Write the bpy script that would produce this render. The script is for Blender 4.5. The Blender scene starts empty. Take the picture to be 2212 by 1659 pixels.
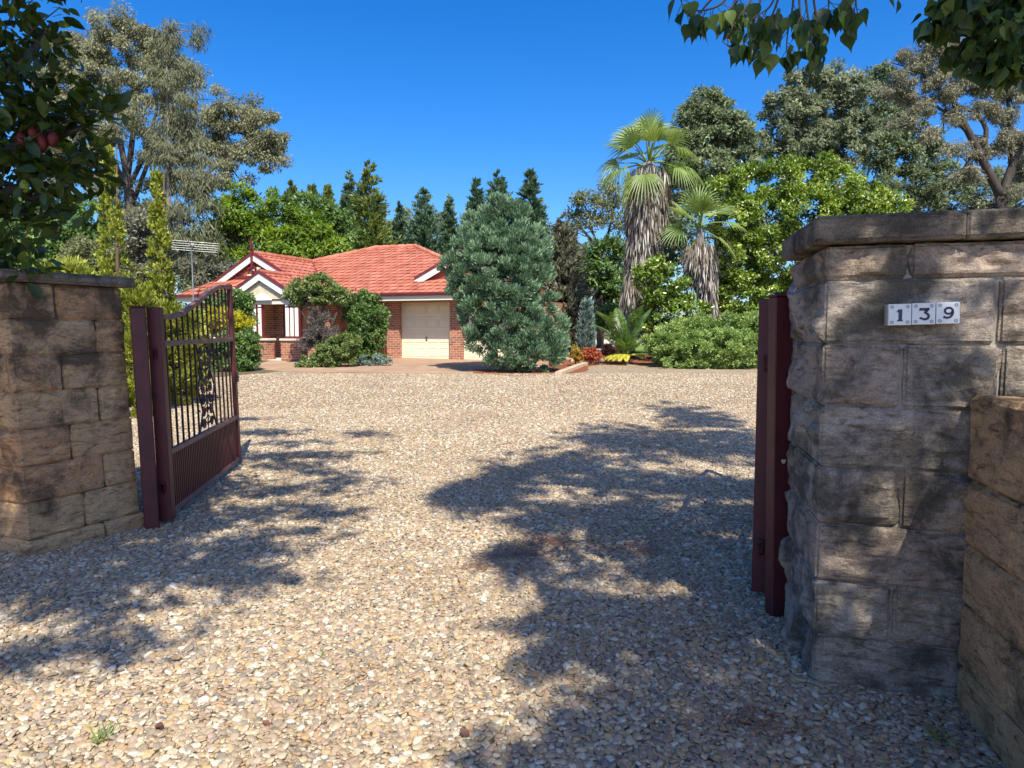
import bpy, bmesh, math, random
import numpy as np
from mathutils import Vector, noise

sc = bpy.context.scene
COL = sc.collection
R = math.radians

# ------------------------------------------------------------------ camera
F, CX, CY, CAMH = 1533.0, 1106.0, 829.5, 1.6      # focal length and centre in the photo's 2212 px frame
PITCH = math.atan(120 / F)
cam_d = bpy.data.cameras.new('camera')
cam_d.sensor_fit = 'HORIZONTAL'; cam_d.sensor_width = 36.0
cam_d.lens = 36.0 * F / 2212.0
cam_d.clip_start = 0.05; cam_d.clip_end = 2000
cam = bpy.data.objects.new('camera', cam_d); COL.objects.link(cam)
cam.location = (0, 0, CAMH); cam.rotation_euler = (R(90) - PITCH, 0, 0)
sc.camera = cam

# ------------------------------------------------------------------ sky and sun
SUN_EL, SUN_AZ = R(52), math.atan2(0.25, -0.97)    # azimuth clockwise from +Y (towards +X)
S = np.array([math.cos(SUN_EL) * math.sin(SUN_AZ), math.cos(SUN_EL) * math.cos(SUN_AZ), math.sin(SUN_EL)])
world = bpy.data.worlds.new('World'); sc.world = world; world.use_nodes = True
wn = world.node_tree; wn.nodes.clear()
sky = wn.nodes.new('ShaderNodeTexSky'); sky.sky_type = 'NISHITA'; sky.sun_disc = False
sky.sun_elevation = SUN_EL; sky.sun_rotation = SUN_AZ
sky.altitude = 300; sky.air_density = 0.9; sky.dust_density = 1.6; sky.ozone_density = 6.0
bg = wn.nodes.new('ShaderNodeBackground'); bg.inputs['Strength'].default_value = 0.112
wo = wn.nodes.new('ShaderNodeOutputWorld')
hsn = wn.nodes.new('ShaderNodeHueSaturation'); hsn.inputs['Saturation'].default_value = 1.33; hsn.inputs['Hue'].default_value = 0.507
wn.links.new(sky.outputs[0], hsn.inputs['Color']); wn.links.new(hsn.outputs[0], bg.inputs['Color']); wn.links.new(bg.outputs[0], wo.inputs[0])
sun_d = bpy.data.lights.new('sun', 'SUN'); sun_d.energy = 4.0; sun_d.angle = R(0.53); sun_d.color = (1.0, 0.95, 0.83)
sun = bpy.data.objects.new('sun', sun_d); COL.objects.link(sun)
sun.rotation_euler = Vector(S).to_track_quat('Z', 'Y').to_euler()
sun.location = (0, 0, 30)
sc.view_settings.view_transform = 'Standard'; sc.view_settings.look = 'None'
sc.view_settings.exposure = 1.0; sc.view_settings.gamma = 1.0

# ------------------------------------------------------------------ geometry helpers
cp, sp = math.cos(PITCH), math.sin(PITCH)
def P(px, py, Y):
    """photo pixel (2212 px frame) -> world point at distance Y"""
    x = (px - CX) / F; y = -(py - CY) / F
    d = np.array([x, cp + y * sp, -sp + y * cp]); d = d / d[1]
    return np.array([0, 0, CAMH]) + d * Y
def gz(y): return 0.0249 * min(max(y - 8.0, 0.0), 40.0)
def G(px, Y):
    """ground point below photo column px at distance Y"""
    x = P(px, 780, Y)[0]
    return np.array([x, Y, gz(Y)])
def nrm(v):
    v = np.asarray(v, float); return v / (np.linalg.norm(v, axis=-1, keepdims=True) + 1e-12)
def rng_(seed): return np.random.default_rng(seed)

def tag(o, label=None, cat=None, group=None, kind=None):
    if label: o['label'] = label
    if cat: o['category'] = cat
    if group: o['group'] = group
    if kind: o['kind'] = kind
    return o
def empty(name, loc, label=None, cat=None, group=None, rz=0):
    o = bpy.data.objects.new(name, None); COL.objects.link(o)
    o.empty_display_size = 0.2
    o.location = loc; o.rotation_euler = (0, 0, rz)
    return tag(o, label, cat, group)

class MB:
    """collects faces and links them as one mesh object"""
    def __init__(s): s.v = []; s.f = []; s.m = []; s.a = []
    def face(s, pts, m=0, a=0.5):
        i = len(s.v); s.v.extend([tuple(map(float, p)) for p in pts]); s.f.append(list(range(i, i + len(pts)))); s.m.append(m); s.a.append(a)
    def mesh(s, vs, fs, m=0, a=0.5):
        i = len(s.v); s.v.extend([tuple(map(float, p)) for p in vs])
        for f in fs: s.f.append([i + k for k in f]); s.m.append(m); s.a.append(a)
    def box(s, lo, hi, m=0, a=0.5, fr=None, bev=0.0):
        (x0, y0, z0), (x1, y1, z1) = lo, hi
        b = min(bev, (x1 - x0) / 2.1, (y1 - y0) / 2.1, (z1 - z0) / 2.1)
        if b <= 0:
            vs = [(x0, y0, z0), (x1, y0, z0), (x1, y1, z0), (x0, y1, z0), (x0, y0, z1), (x1, y0, z1), (x1, y1, z1), (x0, y1, z1)]
            fs = [(0, 3, 2, 1), (4, 5, 6, 7), (0, 1, 5, 4), (1, 2, 6, 5), (2, 3, 7, 6), (3, 0, 4, 7)]
        else:
            vs = []; idx = {}
            for ix in (0, 1):
                for iy in (0, 1):
                    for iz in (0, 1):
                        X = (x0, x1)[ix]; Y = (y0, y1)[iy]; Z = (z0, z1)[iz]
                        sx = b if ix == 0 else -b; sy = b if iy == 0 else -b; sz = b if iz == 0 else -b
                        idx[ix, iy, iz] = len(vs)
                        vs += [(X, Y + sy, Z + sz), (X + sx, Y, Z + sz), (X + sx, Y + sy, Z)]
            g = lambda i, j, k, t: idx[i, j, k] + t
            fs = []
            for i in (0, 1):
                q = [g(i, 0, 0, 0), g(i, 1, 0, 0), g(i, 1, 1, 0), g(i, 0, 1, 0)]; fs.append(q if i else q[::-1])
                q = [g(0, i, 0, 1), g(0, i, 1, 1), g(1, i, 1, 1), g(1, i, 0, 1)]; fs.append(q if i else q[::-1])
                q = [g(0, 0, i, 2), g(1, 0, i, 2), g(1, 1, i, 2), g(0, 1, i, 2)]; fs.append(q if i else q[::-1])
            for i in (0, 1):
                for j in (0, 1):
                    fs.append([g(i, j, 0, 0), g(i, j, 1, 0), g(i, j, 1, 1), g(i, j, 0, 1)])
                    fs.append([g(i, 0, j, 0), g(i, 1, j, 0), g(i, 1, j, 2), g(i, 0, j, 2)])
                    fs.append([g(0, i, j, 1), g(1, i, j, 1), g(1, i, j, 2), g(0, i, j, 2)])
            for k in idx: fs.append([idx[k], idx[k] + 1, idx[k] + 2])
        if fr: vs = [fr(*p) for p in vs]
        s.mesh(vs, fs, m, a)
    def bar(s, p, q, w, h=None, m=0, up=(0, 0, 1), a=0.5):
        """square bar from p to q, w wide, h high"""
        h = h or w
        p = np.array(p, float); q = np.array(q, float); d = nrm(q - p)
        sd = np.cross(d, up)
        if np.linalg.norm(sd) < 1e-3: sd = np.cross(d, (1, 0, 0))
        sd = nrm(sd); u2 = np.cross(sd, d)
        vs = []
        for e in (p, q):
            for i, j in ((-1, -1), (1, -1), (1, 1), (-1, 1)): vs.append(e + sd * i * w / 2 + u2 * j * h / 2)
        s.mesh(vs, [(0, 1, 2, 3), (7, 6, 5, 4), (0, 4, 5, 1), (1, 5, 6, 2), (2, 6, 7, 3), (3, 7, 4, 0)], m, a)
    def tube(s, pts, rad, n=8, m=0, cap=True, a=0.5, wob=0.0):
        pts = [np.array(p, float) for p in pts]
        if not hasattr(rad, '__len__'): rad = [rad] * len(pts)
        ref = np.array([0.31, 0.77, 0.55]); i0 = len(s.v); prev = None
        for k, p in enumerate(pts):
            d = nrm((pts[min(k + 1, len(pts) - 1)] - pts[max(k - 1, 0)]))
            if prev is None: x = nrm(np.cross(d, ref))
            else: x = nrm(prev - d * np.dot(prev, d))
            prev = x; y = np.cross(d, x)
            for j in range(n):
                t = 2 * math.pi * j / n; r = rad[k] * (1 + wob * noise.noise(Vector(p * 3 + j)))
                s.v.append(tuple(p + (x * math.cos(t) + y * math.sin(t)) * r))
        for k in range(len(pts) - 1):
            for j in range(n):
                s.f.append([i0 + k * n + j, i0 + k * n + (j + 1) % n, i0 + (k + 1) * n + (j + 1) % n, i0 + (k + 1) * n + j]); s.m.append(m); s.a.append(a)
        if cap:
            s.f.append([i0 + j for j in range(n)][::-1]); s.m.append(m); s.a.append(a)
            s.f.append([i0 + (len(pts) - 1) * n + j for j in range(n)]); s.m.append(m); s.a.append(a)
    def build(s, name, mats, parent=None, smooth=False, world_pts=True):
        me = bpy.data.meshes.new(name)
        v = np.array(s.v, float).reshape(-1, 3)
        if parent is not None and world_pts: v = v - root_of(parent)
        me.from_pydata(v.tolist(), [], s.f)
        mats = mats if isinstance(mats, (list, tuple)) else [mats]
        for mt in mats: me.materials.append(mt)
        me.polygons.foreach_set('material_index', s.m)
        if smooth: me.polygons.foreach_set('use_smooth', [True] * len(s.f))
        at = me.attributes.new('var', 'FLOAT', 'FACE'); at.data.foreach_set('value', s.a)
        me.update()
        if smooth == 'sharp': me.set_sharp_from_angle(angle=R(24))
        o = bpy.data.objects.new(name, me); COL.objects.link(o); o.parent = parent
        return o
def root_of(o):
    t = np.zeros(3)
    while o is not None: t += np.array(o.location); o = o.parent
    return t

def fast_mesh(name, V, Fq, var, mat, parent=None, smooth=False):
    """V (n,3), Fq (m,k) same-sized faces, var per face"""
    me = bpy.data.meshes.new(name)
    if parent is not None: V = V - root_of(parent)
    n, (m, k) = len(V), Fq.shape
    me.vertices.add(n); me.vertices.foreach_set('co', V.astype(np.float32).ravel())
    me.loops.add(m * k); me.loops.foreach_set('vertex_index', Fq.astype(np.int32).ravel())
    me.polygons.add(m); me.polygons.foreach_set('loop_start', np.arange(0, m * k, k, dtype=np.int32))
    me.polygons.foreach_set('loop_total', np.full(m, k, dtype=np.int32))
    if smooth: me.polygons.foreach_set('use_smooth', np.ones(m, dtype=bool))
    me.update(calc_edges=True)
    at = me.attributes.new('var', 'FLOAT', 'FACE'); at.data.foreach_set('value', np.asarray(var, np.float32))
    me.materials.append(mat)
    o = bpy.data.objects.new(name, me); COL.objects.link(o); o.parent = parent
    return o

# ------------------------------------------------------------------ materials
def newmat(name):
    m = bpy.data.materials.new(name); m.use_nodes = True
    nt = m.node_tree; nt.nodes.clear()
    out = nt.nodes.new('ShaderNodeOutputMaterial'); b = nt.nodes.new('ShaderNodeBsdfPrincipled')
    nt.links.new(b.outputs[0], out.inputs[0])
    return m, nt, b, out
def N(nt, t, **kw):
    n = nt.nodes.new(t)
    for k, v in kw.items():
        if k in n.inputs: n.inputs[k].default_value = v
        else: setattr(n, k, v)
    return n
def ramp(nt, src, stops, interp='LINEAR'):
    r = nt.nodes.new('ShaderNodeValToRGB'); r.color_ramp.interpolation = interp
    e = r.color_ramp.elements
    while len(e) < len(stops): e.new(0.5)
    for el, (p, c) in zip(e, stops): el.position = p; el.color = (*c, 1)
    nt.links.new(src, r.inputs[0]); return r
def mix(nt, fac, a, b, mode='MIX'):
    n = nt.nodes.new('ShaderNodeMix'); n.data_type = 'RGBA'; n.blend_type = mode
    for sock, v in ((n.inputs[0], fac), (n.inputs[6], a), (n.inputs[7], b)):
        if hasattr(v, 'is_linked') or isinstance(v, bpy.types.NodeSocket): nt.links.new(v, sock)
        else: sock.default_value = v if not isinstance(v, tuple) else (*v, 1)
    return n.outputs[2]
def coords(nt, which='Object'):
    return nt.nodes.new('ShaderNodeTexCoord').outputs[which]
def pos(nt): return nt.nodes.new('ShaderNodeNewGeometry').outputs['Position']
def noise_n(nt, vec, scale, detail=4, rough=0.55, dist=0.0):
    n = N(nt, 'ShaderNodeTexNoise', Scale=scale, Detail=detail, Roughness=rough, Distortion=dist)
    nt.links.new(vec, n.inputs['Vector']); return n.outputs['Fac']
def bump(nt, b, h, strength=0.5, dist=0.02):
    n = N(nt, 'ShaderNodeBump', Strength=strength, Distance=dist); nt.links.new(h, n.inputs['Height']); nt.links.new(n.outputs[0], b.inputs['Normal']); return n
def attr(nt, name='var', t='GEOMETRY'):
    a = nt.nodes.new('ShaderNodeAttribute'); a.attribute_name = name; a.attribute_type = t; return a.outputs['Fac']

def leaf_mat(name, stops, trans=0.35, rough=0.5, spec=0.35):
    m, nt, b, out = newmat(name)
    c = ramp(nt, attr(nt), stops).outputs[0]
    nt.links.new(c, b.inputs['Base Color']); b.inputs['Roughness'].default_value = rough
    b.inputs['Specular IOR Level'].default_value = spec
    t = nt.nodes.new('ShaderNodeBsdfTranslucent')
    hs = N(nt, 'ShaderNodeHueSaturation', Hue=0.485, Saturation=1.15, Value=1.25); nt.links.new(c, hs.inputs['Color'])
    nt.links.new(hs.outputs[0], t.inputs[0])
    mx = nt.nodes.new('ShaderNodeMixShader'); mx.inputs[0].default_value = trans
    nt.links.new(b.outputs[0], mx.inputs[1]); nt.links.new(t.outputs[0], mx.inputs[2]); nt.links.new(mx.outputs[0], out.inputs[0])
    return m
def bark_mat(name, c1, c2, scale=6, stretch=0.25):
    m, nt, b, out = newmat(name)
    mp = N(nt, 'ShaderNodeMapping'); mp.inputs['Scale'].default_value = (1, 1, stretch); nt.links.new(pos(nt), mp.inputs[0])
    f = noise_n(nt, mp.outputs[0], scale, 6, 0.65)
    nt.links.new(ramp(nt, f, [(0.3, c1), (0.7, c2)]).outputs[0], b.inputs['Base Color'])
    b.inputs['Roughness'].default_value = 0.9; bump(nt, b, f, 0.8, 0.04)
    return m
def paint(name, col, rough=0.45, var=0.08, scale=3.0, metal=0.0, bumpy=0.0, dirt=None):
    m, nt, b, out = newmat(name)
    f = noise_n(nt, pos(nt), scale, 5, 0.6)
    c2 = dirt or tuple(x * (1 - 3 * var) for x in col)
    nt.links.new(ramp(nt, f, [(0.35, c2), (0.62, col)]).outputs[0], b.inputs['Base Color'])
    b.inputs['Roughness'].default_value = rough; b.inputs['Metallic'].default_value = metal
    if bumpy: bump(nt, b, noise_n(nt, pos(nt), 60, 3), bumpy, 0.004)
    return m

# ground materials
PEB = [(0.0, (0.39, 0.303, 0.205)), (0.14, (0.449, 0.378, 0.271)), (0.29, (0.301, 0.232, 0.161)), (0.41, (0.494, 0.445, 0.348)), (0.51, (0.346, 0.272, 0.197)), (0.62, (0.263, 0.225, 0.181)), (0.71, (0.397, 0.272, 0.161)), (0.77, (0.554, 0.528, 0.454)), (0.83, (0.375, 0.28, 0.226)), (0.91, (0.189, 0.169, 0.153)), (0.94, (0.435, 0.331, 0.185))]
def pebble_mat():
    m, nt, b, out = newmat('pebble_stone')
    c = ramp(nt, attr(nt, 'var', 'INSTANCER'), PEB, 'CONSTANT').outputs[0]
    f = noise_n(nt, coords(nt), 2.5, 4, 0.6)
    c2 = mix(nt, 1.0, c, ramp(nt, f, [(0.3, (.78, .76, .74)), (0.7, (1.1, 1.1, 1.1))]).outputs[0], 'MULTIPLY')
    c2 = mix(nt, 1.0, c2, ramp(nt, noise_n(nt, pos(nt), .7, 5, .6), [(0.3, (.86, .81, .74)), (0.7, (1.10, 1.09, 1.05))]).outputs[0], 'MULTIPLY')
    nt.links.new(c2, b.inputs['Base Color']); b.inputs['Roughness'].default_value = 0.75; b.inputs['Specular IOR Level'].default_value = 0.3
    return m
def gravel_mat():
    m, nt, b, out = newmat('gravel_surface')
    p = pos(nt)
    mp = N(nt, 'ShaderNodeMapping'); mp.inputs['Scale'].default_value = (1, 1, 0.3); nt.links.new(p, mp.inputs[0])
    v = N(nt, 'ShaderNodeTexVoronoi', Scale=34.0); nt.links.new(mp.outputs[0], v.inputs['Vector'])
    sep = nt.nodes.new('ShaderNodeSeparateColor'); nt.links.new(v.outputs['Color'], sep.inputs[0])
    c = ramp(nt, sep.outputs[0], PEB, 'CONSTANT').outputs[0]
    gap = ramp(nt, v.outputs['Distance'], [(0.45, (1, 1, 1)), (0.8, (.30, .26, .22))]).outputs[0]
    c2 = mix(nt, 1.0, c, gap, 'MULTIPLY')
    big = noise_n(nt, p, 0.6, 4, 0.6)
    c3 = mix(nt, 1.0, c2, ramp(nt, big, [(0.3, (.86, .82, .76)), (0.7, (1.06, 1.03, .98))]).outputs[0], 'MULTIPLY')
    nt.links.new(c3, b.inputs['Base Color']); b.inputs['Roughness'].default_value = 0.9; b.inputs['Specular IOR Level'].default_value = 0.15
    inv = N(nt, 'ShaderNodeMath', operation='SUBTRACT'); inv.inputs[0].default_value = 1.0; nt.links.new(v.outputs['Distance'], inv.inputs[1])
    bump(nt, b, inv.outputs[0], 0.9, 0.02)
    return m
def simple_ground(name, stops, scale=1.5, fine=60, bs=0.4, bd=0.02):
    m, nt, b, out = newmat(name)
    f = noise_n(nt, pos(nt), scale, 8, 0.7); g = noise_n(nt, pos(nt), fine, 3, 0.7)
    ad = N(nt, 'ShaderNodeMath', operation='MULTIPLY_ADD'); ad.inputs[1].default_value = 0.6
    nt.links.new(g, ad.inputs[0]); 
    sb = N(nt, 'ShaderNodeMath', operation='SUBTRACT'); sb.inputs[1].default_value = 0.3; nt.links.new(f, sb.inputs[0]); nt.links.new(sb.outputs[0], ad.inputs[2])
    nt.links.new(ramp(nt, ad.outputs[0], stops).outputs[0], b.inputs['Base Color'])
    b.inputs['Roughness'].default_value = 0.95; b.inputs['Specular IOR Level'].default_value = 0.1
    bump(nt, b, g, bs, bd); return m
def stone_mat(name, tint, dark, topdark=0.0, shift=0.0):
    m, nt, b, out = newmat(name)
    p = pos(nt)
    mp = N(nt, 'ShaderNodeMapping'); mp.inputs['Scale'].default_value = (1, 1, 3.4); nt.links.new(p, mp.inputs[0])
    f = noise_n(nt, p, 5.0, 6, 0.6); st = noise_n(nt, mp.outputs[0], 9.0, 8, 0.72, 0.8)
    v = attr(nt)
    c = ramp(nt, v, tint).outputs[0]
    band = ramp(nt, st, [(0.34, (.36, .32, .29)), (0.47, (.92, .88, .84)), (0.62, (1.12, 1.06, 1.0)), (0.76, (.66, .56, .48))]).outputs[0]
    c = mix(nt, 1.0, c, band, 'MULTIPLY')
    li = noise_n(nt, p, 3.2, 7, 0.68, 0.4)
    sz = nt.nodes.new('ShaderNodeSeparateXYZ'); nt.links.new(p, sz.inputs[0])
    mr = N(nt, 'ShaderNodeMapRange'); mr.inputs['From Min'].default_value = 1.1; mr.inputs['From Max'].default_value = 2.0; mr.inputs['To Min'].default_value = 0.0; mr.inputs['To Max'].default_value = topdark
    nt.links.new(sz.outputs[2], mr.inputs[0])
    la = N(nt, 'ShaderNodeMath', operation='ADD'); nt.links.new(li, la.inputs[0]); nt.links.new(mr.outputs[0], la.inputs[1]); li = la.outputs[0]
    lf = ramp(nt, li, [(0.45 + shift, (0, 0, 0)), (0.60 + shift, (.9, .9, .9))]).outputs[0]
    c = mix(nt, lf, c, dark)
    sp_ = noise_n(nt, p, 130.0, 3, 0.6)
    c = mix(nt, 1.0, c, ramp(nt, sp_, [(0.32, (.72, .70, .68)), (0.6, (1.10, 1.08, 1.06))]).outputs[0], 'MULTIPLY')
    nt.links.new(c, b.inputs['Base Color']); b.inputs['Roughness'].default_value = 0.95; b.inputs['Specular IOR Level'].default_value = 0.12
    h = mix(nt, 0.45, st, noise_n(nt, p, 38.0, 6, 0.7))
    bump(nt, b, h, 1.0, 0.055); return m
def brick_mat():
    m, nt, b, out = newmat('red_brick')
    sx = nt.nodes.new('ShaderNodeSeparateXYZ'); nt.links.new(coords(nt), sx.inputs[0])
    ad = N(nt, 'ShaderNodeMath', operation='ADD'); nt.links.new(sx.outputs[0], ad.inputs[0]); nt.links.new(sx.outputs[1], ad.inputs[1])
    cb = nt.nodes.new('ShaderNodeCombineXYZ'); nt.links.new(ad.outputs[0], cb.inputs[0]); nt.links.new(sx.outputs[2], cb.inputs[1])
    br = N(nt, 'ShaderNodeTexBrick', Scale=1.0); nt.links.new(cb.outputs[0], br.inputs['Vector'])
    br.inputs['Brick Width'].default_value = 0.24; br.inputs['Row Height'].default_value = 0.086
    br.inputs['Mortar Size'].default_value = 0.009; br.inputs['Mortar Smooth'].default_value = 0.2; br.inputs['Bias'].default_value = -0.1
    br.inputs['Color1'].default_value = (.42, .155, .085, 1); br.inputs['Color2'].default_value = (.20, .075, .055, 1); br.inputs['Mortar'].default_value = (.50, .42, .33, 1)
    f = noise_n(nt, coords(nt), 9, 4)
    c = mix(nt, 1.0, br.outputs['Color'], ramp(nt, f, [(0.3, (.75, .72, .70)), (0.7, (1.15, 1.1, 1.05))]).outputs[0], 'MULTIPLY')
    nt.links.new(c, b.inputs['Base Color']); b.inputs['Roughness'].default_value = 0.85
    iv = N(nt, 'ShaderNodeMath', operation='SUBTRACT'); iv.inputs[0].default_value = 1; nt.links.new(br.outputs['Fac'], iv.inputs[1])
    bump(nt, b, iv.outputs[0], 0.6, 0.008); return m
def tile_mat():
    m, nt, b, out = newmat('terracotta_tile')
    c = ramp(nt, attr(nt), [(0.0, (.39, .128, .078)), (0.5, (.46, .160, .098)), (1.0, (.51, .200, .132))]).outputs[0]
    f = noise_n(nt, pos(nt), 1.6, 6, 0.7)
    c = mix(nt, 1.0, c, ramp(nt, f, [(0.3, (.72, .68, .68)), (0.65, (1.08, 1.06, 1.05))]).outputs[0], 'MULTIPLY')
    nt.links.new(c, b.inputs['Base Color']); b.inputs['Roughness'].default_value = 0.6; b.inputs['Specular IOR Level'].default_value = 0.3
    return m

M = {}
M['pebble'] = pebble_mat(); M['gravel'] = gravel_mat(); M['brick'] = brick_mat(); M['tile'] = tile_mat()
M['soil'] = simple_ground('soil_litter', [(0.3, (.07, .05, .03)), (0.55, (.14, .11, .06)), (0.75, (.12, .14, .05))], 0.8)
M['mulch'] = simple_ground('red_mulch', [(0.3, (.10, .035, .02)), (0.6, (.26, .09, .045)), (0.8, (.34, .14, .08))], 4)
M['lawn'] = simple_ground('lawn_grass', [(0.3, (.10, .16, .035)), (0.7, (.20, .27, .07))], 1.2)
M['apron'] = simple_ground('aggregate_concrete', [(0.25, (.26, .16, .10)), (0.55, (.36, .24, .16)), (0.8, (.47, .35, .25))], 1.2, 90, 0.3, 0.006)
M['path'] = simple_ground('pale_concrete', [(0.3, (.55, .48, .40)), (0.7, (.68, .62, .54))], 1.5, 80, 0.2, 0.004)
M['sand_r'] = stone_mat('grey_sandstone', [(0.0, (.58, .47, .36)), (0.35, (.52, .46, .38)), (0.7, (.60, .54, .46)), (1.0, (.55, .45, .37))], (.12, .11, .09))
M['sand_l'] = stone_mat('tan_sandstone', [(0.0, (.72, .47, .26)), (0.5, (.74, .53, .31)), (1.0, (.72, .42, .22))], (.13, .09, .06), .16, .055)
M['mortar'] = simple_ground('mortar', [(0.3, (.24, .215, .175)), (0.7, (.38, .345, .285))], 5, 120, 0.5, 0.005)
M['mortar_l'] = simple_ground('dark_mortar', [(0.3, (.09, .06, .04)), (0.7, (.18, .12, .08))], 5, 120, 0.5, 0.005)
M['cap'] = stone_mat('weathered_capstone', [(0.0, (.30, .26, .21)), (1.0, (.36, .32, .265))], (.085, .075, .06))
M['gate'] = paint('burgundy_steel', (.105, .012, .016), 0.5, 0.10, 8, dirt=(.06, .010, .012))
M['rail'] = paint('dusty_burgundy_steel', (.20, .10, .085), 0.55, 0.10, 8)
M['iron'] = paint('dark_iron', (.045, .016, .015), 0.5, 0.1, 8)
M['chip'] = paint('chipped_paint', (.55, .50, .42), 0.8)
M['tile_w'] = paint('white_glaze', (.72, .73, .71), 0.22, 0.03, 6)
M['navy'] = paint('navy_glaze', (.010, .008, .075), 0.25, 0.05)
M['bluegrey'] = paint('blue_grey_glaze', (.14, .16, .30), 0.25, 0.15, 300)
M['tile_edge'] = paint('tile_edge', (.45, .43, .38), 0.7)
M['cream'] = paint('cream_paint', (.78, .72, .55), 0.5, 0.03, 2)
M['creamdoor'] = paint('cream_door_enamel', (.80, .73, .53), 0.42, 0.02, 2)
M['infill'] = paint('cream_gable_board', (.60, .53, .36), 0.7, 0.05, 5)
M['white'] = paint('white_trim', (.80, .77, .72), 0.5, 0.03, 3)
M['trimred'] = paint('heritage_red_paint', (.16, .026, .024), 0.5, 0.08, 4)
M['gablered'] = paint('red_gable_board', (.34, .10, .06), 0.7, 0.12, 3)
M['glass'] = paint('window_glass', (.04, .045, .05), 0.08, 0.1)
M['steel'] = paint('galvanised_aluminium', (.40, .41, .42), 0.45, 0.06, 8, metal=0.6)
M['handle'] = paint('black_handle', (.05, .045, .04), 0.4)
M['sleeper'] = paint('pale_timber', (.55, .42, .28), 0.85, 0.1, 6)
M['bark_dark'] = bark_mat('dark_bark', (.025, .019, .015), (.085, .066, .052), 5)
M['bark_grey'] = bark_mat('grey_bark', (.10, .085, .07), (.28, .25, .22), 5)
M['bark_euc'] = bark_mat('eucalypt_bark', (.035, .028, .024), (.12, .098, .08), 3)
M['bark_brown'] = bark_mat('brown_twig', (.06, .04, .025), (.15, .10, .06), 12)

L_ = {}
def lm(key, a, b, c=None, **k):
    c = c or tuple(x * 1.25 for x in b)
    L_[key] = leaf_mat(key + '_leaf', [(0.0, a), (0.55, b), (1.0, c)], **k)
lm('eucalypt', (.14, .145, .08), (.28, .285, .165), (.43, .42, .26), trans=.38, spec=.15)
lm('eucalypt_tan', (.14, .14, .095), (.27, .265, .175), (.40, .385, .27), trans=.36, spec=.15)
lm('casuarina', (.085, .095, .05), (.18, .19, .105), (.26, .26, .155), trans=.25, spec=.15)
lm('golden_column', (.075, .095, .014), (.29, .33, .05), (.50, .51, .11), trans=.25, spec=.2)
lm('robinia', (.075, .14, .02), (.185, .29, .04), (.34, .42, .06), trans=.45)
lm('leyland', (.05, .095, .055), (.125, .20, .115), (.21, .29, .16), trans=.28, spec=.2)
lm('leyland_gold', (.07, .105, .025), (.16, .21, .055), (.27, .29, .07), trans=.25, spec=.2)
lm('brown_conifer', (.085, .095, .06), (.17, .18, .115), (.28, .24, .16), trans=.25)
lm('juniper', (.055, .11, .06), (.16, .265, .145), (.29, .41, .24), trans=.15)
lm('greenoak', (.09, .12, .065), (.20, .25, .13), (.33, .38, .22), trans=.38, spec=.2)
lm('greyoak', (.105, .13, .08), (.235, .27, .16), (.38, .41, .26), trans=.38, spec=.2)
lm('citrus', (.05, .095, .014), (.19, .285, .040), (.44, .53, .12), trans=.3, rough=.30, spec=.6)
lm('shrub', (.055, .105, .025), (.135, .225, .06), (.25, .35, .11), trans=.35, rough=.4)
lm('yellow_shrub', (.25, .26, .02), (.48, .45, .03), (.62, .56, .06), trans=.4)
lm('low_juniper', (.10, .17, .04), (.27, .38, .11), (.46, .56, .22), trans=.3, spec=.2)
lm('umbrella', (.075, .12, .03), (.175, .24, .07), (.28, .33, .11), trans=.25)
lm('blue_column', (.08, .13, .11), (.19, .27, .23), (.30, .38, .33), trans=.15)
lm('olive', (.10, .115, .045), (.20, .22, .09), (.30, .30, .14), trans=.3)
lm('magnolia', (.020, .040, .008), (.055, .095, .018), (.15, .21, .03), trans=.35, rough=.35, spec=.45)
lm('tallow', (.022, .05, .018), (.05, .10, .03), (.14, .20, .035), trans=.38, rough=.4)
lm('palm', (.10, .155, .04), (.235, .325, .09), (.44, .52, .18), trans=.35, rough=.4, spec=.5)
lm('palm_dead', (.16, .105, .06), (.36, .26, .17), (.55, .42, .30), trans=.25, rough=.8)
lm('thatch', (.06, .05, .04), (.28, .245, .205), (.55, .50, .44), trans=.1, rough=.9)
lm('cycad', (.05, .11, .02), (.12, .22, .045), (.20, .30, .09), trans=.3, rough=.3, spec=.6)
lm('cycad_yellow', (.30, .30, .03), (.50, .48, .05), (.62, .58, .10), trans=.3)
lm('red_plant', (.26, .06, .03), (.46, .13, .06), (.55, .26, .10), trans=.35)
lm('orange_plant', (.22, .16, .03), (.42, .28, .05), (.52, .38, .10), trans=.35)
lm('brown_plant', (.06, .025, .02), (.13, .055, .04), (.20, .10, .06), trans=.2)
lm('litter', (.13, .05, .03), (.24, .095, .05), (.30, .17, .10), trans=.0)
lm('grass_blade', (.10, .17, .03), (.18, .26, .05), trans=.3)
lm('purple_grey', (.07, .06, .05), (.14, .115, .10), (.19, .16, .13), trans=.1)

# ------------------------------------------------------------------ setting: ground sheets
ROWS = sorted(set([-30, -10, -4] + [round(0.5 * i, 2) for i in range(0, 101)] + [52, 60, 80, 120, 180]))
def sheet(name, left, right, y0, y1, dz, mat, nx=1):
    ys = [y for y in ROWS if y0 < y < y1]; ys = [y0] + ys + [y1]
    m = MB()
    for a, b in zip(ys[:-1], ys[1:]):
        l0, r0, l1, r1 = left(a), right(a), left(b), right(b)
        if r0 - l0 < .01 and r1 - l1 < .01: continue
        m.face([(l0, a, gz(a) + dz), (r0, a, gz(a) + dz), (r1, b, gz(b) + dz), (l1, b, gz(b) + dz)])
    return tag(m.build(name, mat), kind='structure')
def lin(pts):
    ys = [p[0] for p in pts]; xs = [p[1] for p in pts]
    return lambda y: float(np.interp(y, ys, xs))
sheet('ground', lambda y: -160, lambda y: 160, -30, 180, 0, M['soil'])
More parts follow.
